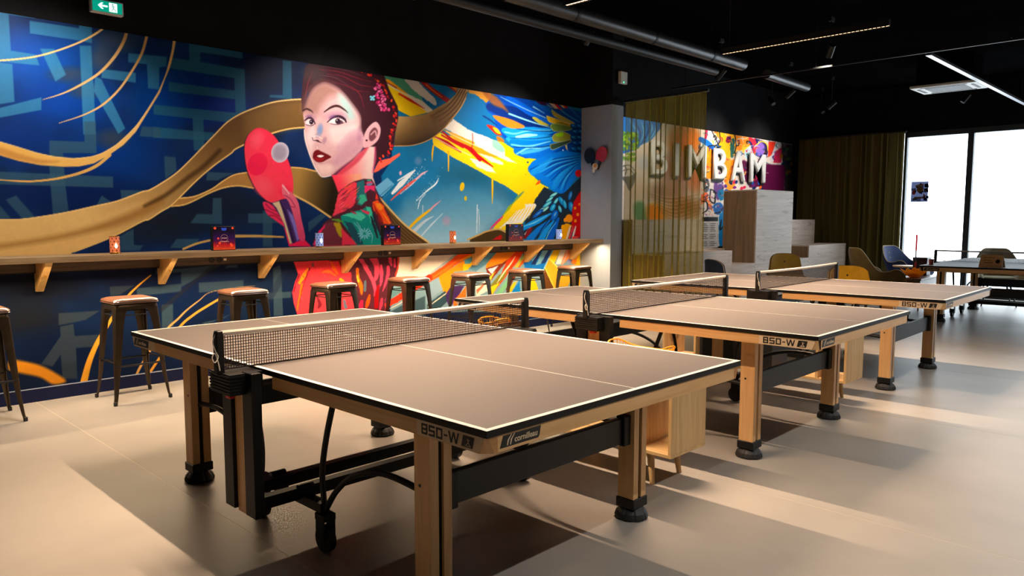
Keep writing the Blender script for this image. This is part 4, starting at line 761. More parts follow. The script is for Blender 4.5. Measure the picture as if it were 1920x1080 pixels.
# ------------------------------------------------------------------ raised letters
def bar(mb, path, wd, d0, d1):
    """raised bar with a chamfered face following a path in the x/z plane; y points out of the wall (negative)"""
    P = [np.array(p, float) for p in path]; rings = []
    closed = len(P) > 2 and np.allclose(P[0], P[-1])
    n = len(P)
    for i, p in enumerate(P):
        pv = P[i-1] if i > 0 else (P[-2] if closed else None); nx = P[i+1] if i < n-1 else (P[1] if closed else None)
        da = (p-pv)/np.linalg.norm(p-pv) if pv is not None else None; db = (nx-p)/np.linalg.norm(nx-p) if nx is not None else None
        if da is None: t = db; k = 1
        elif db is None: t = da; k = 1
        else:
            t = da+db; t = t/np.linalg.norm(t); k = min(1/max(0.35, t@db), 2)
        nn = np.array([-t[1], t[0]])*k
        rings.append([(p[0]+nn[0]*wd*u, -v, p[1]+nn[1]*wd*u) for u, v in ((-.5, d0), (-.5, d0+(d1-d0)*.45), (-.22, d1), (.22, d1), (.5, d0+(d1-d0)*.45), (.5, d0))])
    mb.loft(rings, cap=not closed)
def letter(ch, x0, x1, lab):
    z0, z1 = 2.03, 2.545; W, H = x1-x0, z1-z0; wd = 0.098 if ch != 'M' else 0.088
    o = empty('wall_letter', (x0, WALL_Y-0.006, z0)); e = wd/2
    def arc(cx, cz, rx, rz, a0, a1, n=8): return [(cx+rx*math.cos(R(a0+(a1-a0)*i/n)), cz+rz*math.sin(R(a0+(a1-a0)*i/n))) for i in range(n+1)]
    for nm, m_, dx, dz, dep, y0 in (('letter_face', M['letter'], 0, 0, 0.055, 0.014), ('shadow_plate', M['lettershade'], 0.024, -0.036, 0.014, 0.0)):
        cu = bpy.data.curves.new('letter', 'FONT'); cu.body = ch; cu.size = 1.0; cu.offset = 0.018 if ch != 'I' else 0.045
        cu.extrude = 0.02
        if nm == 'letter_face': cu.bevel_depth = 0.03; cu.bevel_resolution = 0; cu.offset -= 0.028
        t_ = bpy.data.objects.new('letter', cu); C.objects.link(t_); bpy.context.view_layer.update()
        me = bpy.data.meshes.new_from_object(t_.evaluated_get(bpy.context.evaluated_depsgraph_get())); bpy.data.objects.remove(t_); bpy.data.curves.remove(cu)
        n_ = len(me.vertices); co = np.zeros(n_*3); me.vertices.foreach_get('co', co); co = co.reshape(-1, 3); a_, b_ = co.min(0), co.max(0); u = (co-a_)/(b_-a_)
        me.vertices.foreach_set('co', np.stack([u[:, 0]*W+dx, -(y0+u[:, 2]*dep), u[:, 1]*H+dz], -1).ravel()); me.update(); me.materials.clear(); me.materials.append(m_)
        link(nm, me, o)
    tag(o, lab, 'letter', 'raised white letters on the graffiti wall')
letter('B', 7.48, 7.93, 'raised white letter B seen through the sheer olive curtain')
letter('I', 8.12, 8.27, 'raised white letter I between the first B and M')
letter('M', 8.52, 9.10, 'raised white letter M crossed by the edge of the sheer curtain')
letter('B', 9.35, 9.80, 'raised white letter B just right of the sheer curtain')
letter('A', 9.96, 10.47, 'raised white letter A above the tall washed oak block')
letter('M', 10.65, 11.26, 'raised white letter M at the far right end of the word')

# ------------------------------------------------------------------ seating tiers
def tier(name, x0, x1, y0, y1, z, lab, side=True):
    o = empty(name, ((x0+x1)/2, (y0+y1)/2, 0)); hx, hy = (x1-x0)/2, (y1-y0)/2; t = 0.02
    box('front_panel', (-hx, -hy, 0), (hx, -hy+t, z-t), M['tier'], o)
    box('side_panel', (-hx, -hy+t, 0), (-hx+t, hy, z-t), M['tiers'], o); box('side_panel', (hx-t, -hy+t, 0), (hx, hy, z-t), M['tiers'], o)
    box('top_panel', (-hx, -hy, z-t), (hx, hy, z), M['tier'], o)
    tag(o, lab, 'seating block', 'washed oak seating tiers')
g = 0.0
tier('seating_block', 6.22, 8.035, 2.9, 3.49, 1.362, 'washed oak seating tier behind the sheer curtain, below the letter B')
tier('seating_block', 6.22, 8.03, 2.4, 2.895, 0.912, 'lower washed oak tier in front, running out from behind the sheer curtain')
tier('seating_block', 8.04, 8.76, 2.9, 3.49, 0.912, 'washed oak platform under the menu sheet left of the tall block')
tier('seating_block', 8.035, 8.765, 2.4, 2.895, 0.700, 'low washed oak step between the front tier and the tall block')
tier('tall_block', 8.77, 10.06, 2.4, 2.945, 1.816, 'tallest washed oak block with dark brown side, standing below the letter A')
tier('seating_block', 10.065, 10.765, 2.4, 2.895, 0.710, 'low washed oak step right of the tall block with dark recess')
tier('seating_block', 10.77, 12.45, 2.4, 2.895, 0.916, 'low washed oak tier at right end in front of dark curtain')
tier('seating_block', 10.07, 12.36, 2.95, 3.49, 1.358, 'upper washed oak tier right of the tall block by dark curtain')

# ------------------------------------------------------------------ curtains
def curtain_mat(name, col, transp, trans=0.35):
    m = bpy.data.materials.new(name); m.use_nodes = True; nt = m.node_tree; nt.nodes.remove(nt.nodes['Principled BSDF'])
    tc = nt.nodes.new('ShaderNodeTexCoord'); mp = nt.nodes.new('ShaderNodeMapping'); mp.inputs['Scale'].default_value = (40, 40, 1.5); nt.links.new(tc.outputs['Object'], mp.inputs[0])
    n = nt.nodes.new('ShaderNodeTexNoise'); n.inputs['Scale'].default_value = 4; n.inputs['Detail'].default_value = 4; nt.links.new(mp.outputs[0], n.inputs['Vector'])
    cr = nt.nodes.new('ShaderNodeValToRGB'); cr.color_ramp.elements[0].color = tuple(0.75*c for c in col[:3])+(1,); cr.color_ramp.elements[1].color = col; nt.links.new(n.outputs['Fac'], cr.inputs[0])
    d = nt.nodes.new('ShaderNodeBsdfDiffuse'); t = nt.nodes.new('ShaderNodeBsdfTranslucent'); nt.links.new(cr.outputs[0], d.inputs[0]); nt.links.new(cr.outputs[0], t.inputs[0])
    a = nt.nodes.new('ShaderNodeMixShader'); a.inputs[0].default_value = trans; nt.links.new(d.outputs[0], a.inputs[1]); nt.links.new(t.outputs[0], a.inputs[2])
    out = a
    if transp:
        tr = nt.nodes.new('ShaderNodeBsdfTransparent'); tr.inputs[0].default_value = (0.95, 0.92, 0.78, 1)
        b = nt.nodes.new('ShaderNodeMixShader'); b.inputs[0].default_value = transp; nt.links.new(a.outputs[0], b.inputs[1]); nt.links.new(tr.outputs[0], b.inputs[2]); out = b
    nt.links.new(out.outputs[0], nt.nodes['Material Output'].inputs[0])
    return m
def curtain(name, x, ya, yb, z1, folds, amp, m, lab, seed):
    rnd = random.Random(seed); o = empty(name, (x, (ya+yb)/2, 0)); L = yb-ya; N = folds*10
    ph = [rnd.uniform(-0.35, 0.35) for _ in range(folds+2)]; am = [rnd.uniform(0.55, 1.15) for _ in range(folds+2)]
    rings = []
    for z, k in ((0.02, 1.15), (0.8, 1.05), (1.7, 0.95), (2.5, 0.85), (z1-0.06, 0.8), (z1, 0.75)):
        ring = []
        for i in range(N+1):
            t = i/N*folds; j = int(t); f = t-j
            A = am[j]*(1-f)+am[j+1]*f; p = ph[j]*(1-f)+ph[j+1]*f
            s = 2*math.pi*(t+p)
            ring.append((amp*k*A*math.sin(s), ya+L*i/N-(ya+yb)/2+amp*0.55*k*A*math.sin(2*s), z))
        rings.append(ring)
    c = MB().loft(rings, cap=False, closed=False).build('curtain_cloth', m, o, smooth=True)
    MB().box((-0.02, -L/2-0.03, z1), (0.02, L/2+0.03, z1+0.03)).build('curtain_rail', M['steel'], o)
    tag(o, lab, 'curtain')
curtain('sheer_curtain', 6.10, 1.80, 2.94, 2.885, 13, 0.040, curtain_mat('sheer_olive_voile', rgb(176, 162, 70), 0.52, 0.45), 'sheer olive curtain hanging from the ceiling beside the grey pillar', 5)
curtain('heavy_curtain', 12.62, 1.54, 3.40, 2.90, 15, 0.045, curtain_mat('dark_olive_cloth', rgb(104, 94, 54), 0.0, 0.12), 'dark olive floor length curtain left of the bright window', 8)

# ------------------------------------------------------------------ bar ledge on the mural wall
LX0, LX1, LZ, LT = -3.6, 5.868, 1.108, 0.046
led = empty('bar_ledge', ((LX0+LX1)/2, 3.3, 0.0)); hx = (LX1-LX0)/2; cx = (LX0+LX1)/2
MB().box((-hx, -0.19, LZ-LT), (hx, 0.192, LZ)).build('ledge_board', M['oak'], led, bevel=0.003)
BRX = [-0.672+0.9045*k for k in range(-3, 8)]
for k, bx_ in enumerate(BRX):
    x = bx_-cx
    MB().prism([(0.19, LZ-LT), (-0.125, LZ-LT), (-0.105, LZ-LT-0.02), (0.15, 0.835), (0.19, 0.835)], 0, x-0.024, x+0.024).build('bracket', M['pine'], led, bevel=0.002)
    s = MB(); s.cyl((x+0.0, -0.005, 0.957), (x+0.0, -0.016, 0.949), 0.008, 10); s.build('screw_head', M['brass'], led)
    if k < len(BRX)-1:
        x2 = BRX[k+1]-cx
        rl_ = MB().box((x+0.026, 0.135, 0.982), (x2-0.026, 0.19, LZ-LT-0.004)).build('rail_board', M['oakdark'], led)
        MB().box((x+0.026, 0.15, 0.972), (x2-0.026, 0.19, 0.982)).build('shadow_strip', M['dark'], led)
        if k in (4, 6, 8) or k == 2:
            xm = x+(x2-x)*0.52
            for dx in (-0.05, 0.02):
                so = MB(); so.lathe([(0.0, 0), (0.027, 0), (0.027, 0.006), (0.020, 0.008), (0.0, 0.004)], n=14)
                q = so.build('socket', M['ink'], rl_); q.rotation_euler = (R(90), 0, 0); q.location = (xm+dx, 0.134, 1.022)
            MB().box((xm+0.06, 0.131, 1.012), (xm+0.085, 0.135, 1.03)).build('usb_port', M['plastic'], rl_)
M['ledstrip'] = mat('warm_led_strip', (1, 0.8, 0.5, 1), 0.5, emit=(1, 0.62, 0.30, 1), estr=2.0)
MB().box((-hx+0.05, -0.10, LZ-LT-0.0012), (hx-0.02, -0.09, LZ-LT)).build('led_strip', M['ledstrip'], led)
tag(led, 'long pale oak bar ledge on triangular pine brackets along the painted wall', 'bar ledge')

# ------------------------------------------------------------------ bar stools
def make_stool():
    o = empty('bar_stool')
    for sx_ in (-1, 1):
        for sy_ in (-1, 1):
            rings = []
            for z, c, L in ((0.0, 0.212, 0.020), (0.05, 0.203, 0.022), (0.20, 0.189, 0.034), (0.40, 0.178, 0.048), (0.58, 0.166, 0.060), (0.66, 0.160, 0.070), (0.715, 0.156, 0.090)):
                t = 0.006; r = min(0.014, L*0.5)
                out = [(c-L, c), (c-r, c), (c-r*0.3, c-r*0.3), (c, c-r), (c, c-L)]; inn = [(c-t, c-L), (c-t, c-t*1.6-r*0.4), (c-t*1.6-r*0.4, c-t), (c-L, c-t)]
                rings.append([(sx_*x, sy_*y, z) for x, y in out+inn])
            lg = MB().loft(rings).build('leg', M['gun'], o, smooth=True)
            MB().box((sx_*0.190, sy_*0.190, 0.0), (sx_*0.2135, sy_*0.2135, 0.03)).build('rubber_foot', M['rubber'], lg, bevel=0.003)
    def sq(h, z, r):
        pts = []
        for (cx_, cy_, a0) in ((h-r, h-r, 0), (-h+r, h-r, 90), (-h+r, -h+r, 180), (h-r, -h+r, 270)):
            for i in range(5): a = R(a0+22.5*i); pts.append((cx_+r*math.cos(a), cy_+r*math.sin(a), z))
        return pts
    MB().loft([sq(0.158, 0.70, 0.03), sq(0.156, 0.735, 0.03), sq(0.150, 0.742, 0.03)]).build('seat_pan', M['gun'], o, smooth=True)
    MB().loft([sq(0.150, 0.741, 0.035), sq(0.163, 0.747, 0.04), sq(0.167, 0.760, 0.042), sq(0.160, 0.773, 0.045), sq(0.135, 0.782, 0.05), sq(0.08, 0.786, 0.05)]).build('seat_cushion', M['leather'], o, smooth=True)
    MB().loft([sq(0.166, 0.746, 0.04), sq(0.169, 0.749, 0.042), sq(0.166, 0.752, 0.04)]).build('cushion_piping', M['leather'], o, smooth=True)
    for k in range(4):
        a = R(90*k); c_, s_ = math.cos(a), math.sin(a); rot = lambda x, y, z: (x*c_-y*s_, x*s_+y*c_, z)
        zf = 0.285 if k % 2 == 0 else 0.31
        MB().tube([rot(-0.178, -0.180, zf), rot(0.178, -0.180, zf)], 0.007, 8).build('footrest_bar', M['steel'], o)
        MB().tube([rot(-0.150, -0.152, 0.66), rot(0.150, -0.152, 0.66)], 0.005, 6).build('upper_brace', M['steel'], o)
    return o
stool = make_stool()
ST = [(-1.14, 'partly cut off bar stool at the left edge of the picture'), (-0.155, 'brown padded metal bar stool left of the nearest table corner'), (0.775, 'brown padded bar stool below the second lit box-side bracket, just behind nearest table'),
      (1.68, 'brown padded bar stool in front of the painted red dress'), (2.58, 'brown padded bar stool beside the right edge of the painted dress'), (3.45, 'brown padded bar stool before the orange and slate part of the mural'),
      (4.36, 'second bar stool from the grey pillar'), (5.27, 'bar stool standing nearest to the grey pillar')]
ST[2] = (0.775, 'brown padded bar stool between the gold arcs and the painted red dress')
for k, (x, lab) in enumerate(ST):
    o = stool if k == 0 else copy_tree(stool)
    o.location = (x, 3.118, 0); o.rotation_euler = (0, 0, R([0.5, 0.4, -2, 3, -1, 2, 0, -2][k]))
    tag(o, lab, 'bar stool', 'metal bar stools along the ledge')

# ------------------------------------------------------------------ small things on the ledge
def lantern(px, warm, lab):
    p = at(px, 455, 1, 3.235)
    o = empty('candle_lantern', (p[0], 3.235, LZ)); h, r = 0.135, 0.036
    col = rgb(226, 110, 70) if warm else rgb(150, 170, 226)
    gm = mat('lantern_glass_'+('orange' if warm else 'blue'), col, 0.35, emit=(1.0, 0.28, 0.10, 1) if warm else (0.42, 0.55, 1.0, 1), estr=0.35, noise=0.2, nscale=40)
    MB().lathe([(r, 0), (r, h)], n=20, cap=False).build('glass_sleeve', gm, o, smooth=True)
    MB().lathe([(0, 0), (r+0.002, 0), (r+0.002, 0.012), (r, 0.014), (0, 0.014)], n=20, cap=False).build('base', M['brass'], o); MB().lathe([(r-0.004, h-0.004), (r+0.002, h-0.004), (r+0.002, h), (r-0.004, h)], n=20, cap=False).build('rim', M['brass'] if warm else M['plastic'], o)
    ptn = MB(); dk = mat('lantern_pattern', rgb(120, 60, 40) if warm else rgb(60, 60, 110), 0.5, noise=0.1)
    for rr in range(5):
        for c_ in range(8):
            a = 2*math.pi*(c_+0.5*(rr % 2))/8; z = 0.026+rr*0.023
            q = [(a-0.14, z), (a, z-0.009), (a+0.14, z), (a, z+0.009)]
            ptn.add([((r+0.0012)*math.cos(t), (r+0.0012)*math.sin(t), zz) for t, zz in q], [(0, 1, 2, 3)])
    ptn.build('star_pattern', dk, o)
    fm = mat('candle_flame', (1, 0.9, 0.7, 1), 0.5, emit=(1, 0.75, 0.45, 1) if warm else (0.9, 0.95, 1, 1), estr=9)
    MB().lathe([(0, 0), (0.008, 0.006), (0.010, 0.016), (0.005, 0.03), (0, 0.04)], c=(-0.004, -(r+0.004), 0.045), n=10, cap=False).build('flame', fm, o, smooth=True)
    tag(o, lab, 'lantern', 'candle lanterns on the ledge')
lantern(215, True, 'orange patterned candle lantern at the left end of the ledge')
lantern(599, False, 'blue patterned candle lantern beside the painted arm')
lantern(849, True, 'orange patterned candle lantern before the pale blue paint')
lantern(1048, False, 'blue patterned candle lantern nearest to the grey pillar')
def glow_box(px, w_, e, lab):
    p = at(px, 445, 1, 3.27); o = empty('display_box', (p[0], 3.27, LZ)); h = 0.205; hw = w_/2; d = 0.022
    MB().box((-hw, -d, 0), (hw, d, h)).build('case', M['ink'], o, bevel=0.004)
    m = bpy.data.materials.new('glowing_print'); m.use_nodes = True; nt = m.node_tree; b_ = nt.nodes['Principled BSDF']; b_.inputs['Roughness'].default_value = 0.25; b_.inputs['Base Color'].default_value = (0.01, 0.005, 0.02, 1)
    tc = nt.nodes.new('ShaderNodeTexCoord'); sp = nt.nodes.new('ShaderNodeSeparateXYZ'); nt.links.new(tc.outputs['Generated'], sp.inputs[0])
    n = nt.nodes.new('ShaderNodeTexNoise'); n.inputs['Scale'].default_value = 5; nt.links.new(tc.outputs['Generated'], n.inputs['Vector'])
    ad = nt.nodes.new('ShaderNodeMath'); ad.operation = 'MULTIPLY_ADD'; ad.inputs[1].default_value = 0.25; nt.links.new(n.outputs['Fac'], ad.inputs[0]); nt.links.new(sp.outputs['Z'], ad.inputs[2])
    cr = nt.nodes.new('ShaderNodeValToRGB'); E_ = cr.color_ramp.elements; E_[0].position = 0.12; E_[0].color = (1.0, 0.10, 0.01, 1); E_[1].position = 0.95; E_[1].color = (0.002, 0.001, 0.004, 1)
    for ps, cl in ((0.32, (0.75, 0.012, 0.004, 1)), (0.45, (0.18, 0.002, 0.03, 1)), (0.6, (0.045, 0.003, 0.07, 1)), (0.8, (0.015, 0.003, 0.04, 1))):
        q = E_.new(ps); q.color = cl
    nt.links.new(ad.outputs[0], cr.inputs[0]); nt.links.new(cr.outputs[0], b_.inputs['Emission Color']); b_.inputs['Emission Strength'].default_value = e
    MB().box((-hw*0.94, -d-0.002, 0.006), (hw*0.94, -d, h-0.006)).build('backlit_face', m, o)
    bok = mat('red_bokeh', (0.6, 0.05, 0.02, 1), 0.5, emit=(1, 0.07, 0.02, 1), estr=e*0.9)
    for x, z, r in ((-0.86, 0.92, 0.011), (0.84, 0.92, 0.010), (-0.58, 0.5, 0.009), (-0.46, 0.31, 0.010), (0.62, 0.26, 0.009), (0.7, 0.2, 0.012), (-0.66, 0.2, 0.006)):
        MB().cyl((x*hw*0.9, -d-0.0035, z*h), (x*hw*0.9, -d-0.002, z*h), r, 12).build('light_dot', bok, o)
    MB().prism([(-0.25*hw, h*0.93), (0.25*hw, h*0.93), (0.16*hw, h*0.82), (-0.16*hw, h*0.82)], 1, -d-0.0035, -d-0.002).build('blue_mark', mat('blue_glow', (0.02, 0.05, 0.4, 1), 0.5, emit=(0.03, 0.10, 0.75, 1), estr=e*0.6), o)
    em = MB(); gold = mat('pale_gold_print', rgb(236, 180, 130), 0.5, emit=(0.9, 0.45, 0.25, 1), estr=e*0.45)
    em.box((-0.22*hw, -d-0.0035, h*0.50), (0.22*hw, -d-0.002, h*0.525))
    for k in range(20):
        a, b_2 = 2*math.pi*k/20, 2*math.pi*(k+0.6)/20
        em.tube([(0.3*hw*math.cos(a), -d-0.003, h*0.51+0.3*hw*math.sin(a)), (0.3*hw*math.cos(b_2), -d-0.003, h*0.51+0.3*hw*math.sin(b_2))], 0.0012, 4)
    for k in range(5): em.cbox(((k-2)*0.16*hw, -d-0.003, h*0.37), (0.010, 0.0015, 0.006))
    em.build('round_emblem', gold, o)
    tag(o, lab, 'display box', 'dark glowing display boxes on the ledge')
glow_box(418, 0.205, 0.62, 'dark display box with red glow near the gold drape, leftmost of three')
glow_box(733, 0.225, 0.45, 'dark display box with red glow beside the painted dress')
glow_box(965, 0.27, 0.16, 'dim dark red display box under the painted blue wing')

# crossed paddles on the pillar (facing the camera, on the pillar's left face)
pd = empty('paddle_ornament', (5.868, 3.245, 1.985))
def disc(mb, cy, cz, ry, rz, tilt, d0, d1, cut=0.8):
    pts = []
    for k in range(28):
        a = 2*math.pi*k/28; u, v = ry*math.cos(a), max(-rz*cut, rz*math.sin(a))
        pts.append((cy+u*math.cos(tilt)-v*math.sin(tilt), cz+u*math.sin(tilt)+v*math.cos(tilt)))
    mb.prism(pts, 0, -d1, -d0)
for cy, cz, tilt, m_, nm in ((0.075, 0.215, R(-20), M['ink'], 'black'), (-0.115, 0.225, R(22), M['red'], 'red')):
    mb = MB(); disc(mb, cy, cz, 0.086, 0.105, tilt, 0.035, 0.047); mb.build('paddle_blade', m_, pd)
    h_ = MB(); d = (math.sin(tilt), -math.cos(tilt)); c_ = math.cos(tilt); s_ = math.sin(tilt); a0 = (cy+d[0]*0.085, cz+d[1]*0.085); a1 = (cy+d[0]*0.20, cz+d[1]*0.20)
    h_.prism([(a0[0]-0.016*c_, a0[1]-0.016*s_), (a0[0]+0.016*c_, a0[1]+0.016*s_), (a1[0]+0.016*c_, a1[1]+0.016*s_), (a1[0]-0.016*c_, a1[1]-0.016*s_)], 0, -0.04, -0.012)
    h_.build('paddle_handle', M['lettershade'], pd)
fl = MB(); disc(fl, -0.02, 0.075, 0.045, 0.045, 0, 0.048, 0.052, 1.0); fl.build('cream_flower', M['cream'], pd)
bl = MB(); disc(bl, -0.025, 0.085, 0.022, 0.024, 0, 0.053, 0.06, 1.0); bl.build('orange_ball', mat('orange_ball', rgb(240, 150, 30), 0.4, noise=0.05), pd)
MB().prism([(-0.03, 0.045), (0.03, 0.04), (0.012, -0.01), (-0.01, 0.0)], 0, -0.05, -0.047).build('petal', M['cream'], pd)
tag(pd, 'crossed black and red paddles with a flower mounted on the grey pillar', 'wall ornament')

# exit sign and alarm box
ex = empty('exit_sign', (-0.10, 3.48, 2.955)); hw = 0.12
MB().box((-hw, -0.03, 0), (hw, 0.018, 0.105)).build('housing', M['plastic'], ex, bevel=0.006)
MB().box((-hw+0.012, -0.032, 0.012), (hw-0.012, -0.03, 0.093)).build('green_panel', mat('green_backlit', rgb(0, 110, 80), 0.4, emit=(0.0, 0.45, 0.30, 1), estr=0.7), ex)
wm = mat('white_backlit', (0.9, 1, 0.97, 1), 0.4, emit=(0.8, 1, 0.95, 1), estr=1.8)
MB().prism([(-0.07, 0.055), (-0.045, 0.078), (-0.03, 0.078), (-0.045, 0.061), (0.0, 0.061), (0.0, 0.049), (-0.045, 0.049), (-0.03, 0.032), (-0.045, 0.032)], 1, -0.034, -0.032).build('arrow', wm, ex)
MB().box((0.012, -0.034, 0.02), (0.07, -0.032, 0.086)).build('door_symbol', wm, ex)
rn = MB(); gp = mat('green_figure', rgb(0, 120, 90), 0.5, emit=(0, 0.35, 0.24, 1), estr=0.7)
rn.cyl((0.038, -0.0355, 0.074), (0.038, -0.034, 0.074), 0.006, 10)
for a_, b_ in (((0.040, 0.066), (0.043, 0.048)), ((0.043, 0.048), (0.030, 0.030)), ((0.043, 0.048), (0.056, 0.036)), ((0.056, 0.036), (0.060, 0.024)), ((0.041, 0.063), (0.028, 0.056)), ((0.041, 0.063), (0.056, 0.058))):
    rn.tube([(a_[0], -0.0348, a_[1]), (b_[0], -0.0348, b_[1])], 0.0028, 6)
rn.build('running_figure', gp, ex)
tag(ex, 'green and white backlit exit sign with left arrow above the mural', 'exit sign')
p = at(1165, 158, 1, 3.0)
ab = empty('alarm_box', (p[0], 3.0, p[2]))
MB().box((-0.075, -0.045, 0), (0.075, 0, 0.155)).build('case', M['plastic'], ab, bevel=0.006)
MB().cyl((-0.01, -0.045, 0.018), (-0.01, -0.049, 0.018), 0.008, 10).build('green_led', mat('green_led', (0, 0.6, 0.2, 1), 0.4, emit=(0.05, 1, 0.3, 1), estr=4), ab)
tag(ab, 'small white alarm box with green light high on the black wall', 'alarm box')
# ------------------------------------------------------------------ table tennis tables
def text_mesh(body, size, shear=0.0):
    cu = bpy.data.curves.new('lettering', 'FONT'); cu.body = body; cu.size = size; cu.shear = shear; cu.extrude = 0.0004; cu.offset = size*0.012
    t = bpy.data.objects.new('lettering', cu); C.objects.link(t); bpy.context.view_layer.update()
    me = bpy.data.meshes.new_from_object(t.evaluated_get(bpy.context.evaluated_depsgraph_get()))
    bpy.data.objects.remove(t); bpy.data.curves.remove(cu)
    return me
def glyphs(mb, s, h, P):
    """square block figures made of strokes; P maps (u, v, depth) to space"""
    wd, t = h*0.84, h*0.19; u = 0.0
    def quad(a): mb.add([P(x, y, 0) for x, y in a]+[P(x, y, 1) for x, y in a], [(3,2,1,0),(4,5,6,7),(0,1,5,4),(1,2,6,5),(2,3,7,6),(3,0,4,7)])
    def r(x0, y0, x1, y1): quad([(u+x0, y0), (u+x1, y0), (u+x1, y1), (u+x0, y1)])
    for ch in s:
        if ch in '850':
            r(0, 0, wd, t); r(0, h-t, wd, h)
            if ch == '8': r(0, t, t, h-t); r(wd-t, t, wd, h-t); r(t, h/2-t/2, wd-t, h/2+t/2); u += wd*1.22
            elif ch == '5': r(0, h/2-t/2, wd, h/2+t/2); r(0, h/2, t, h-t); r(wd-t, t, wd, h/2); u += wd*1.22
            else: r(0, t, t, h-t); r(wd-t, t, wd, h-t); u += wd*1.25
        elif ch == '-': r(0, h*0.42, wd*0.55, h*0.58); u += wd*0.8
        elif ch == 'W':
            w2 = wd*1.45
            for a, b in ((0.0, 0.24), (0.5, 0.24), (0.5, 0.76), (1.0, 0.76)):
                xa, xb = a*w2, b*w2; e = t*0.5
                quad([(u+xb-e, 0), (u+xb+e, 0), (u+xa+e, h), (u+xa-e, h)])
            u += w2*1.2
    return u
def logo(parent, P, plate_m, mark_m, rot, origin, L=0.17, h=0.036):
    """dark slanted plate with a winged mark and the maker's lettering"""
    def Pl(u, v, d): return P(u, v, d)
    mb = MB(); q = [(0.0, 0.0), (L-0.006, 0.0), (L, h*0.2), (L+0.006, h), (0.014, h)]
    mb.add([Pl(u, v, 0) for u, v in q]+[Pl(u, v, 0.8) for u, v in q], [tuple(range(4, -1, -1)), tuple(range(5, 10))]+[(i, (i+1) % 5, 5+(i+1) % 5, 5+i) for i in range(5)])
    pl_ = mb.build('logo_plate', plate_m, parent)
    mk = MB()
    for o_ in (0.0, 0.013):
        pts = [(0.032+o_, h*0.12), (0.036+o_, h*0.55), (0.050+o_, h*0.98)]
        qs = []
        for (u, v), wd in zip(pts, (0.004, 0.006, 0.003)): qs.append([Pl(u-wd/2, v, 0.8), Pl(u+wd/2, v, 0.8), Pl(u+wd/2, v, 1.4), Pl(u-wd/2, v, 1.4)])
        mk.loft(qs)
    mk.build('winged_mark', mark_m, pl_)
    me = text_mesh('cornilleau', 0.026, 0.12); me.materials.append(mark_m)
    t = link('lettering', me, pl_); t.rotation_euler = rot; t.location = origin
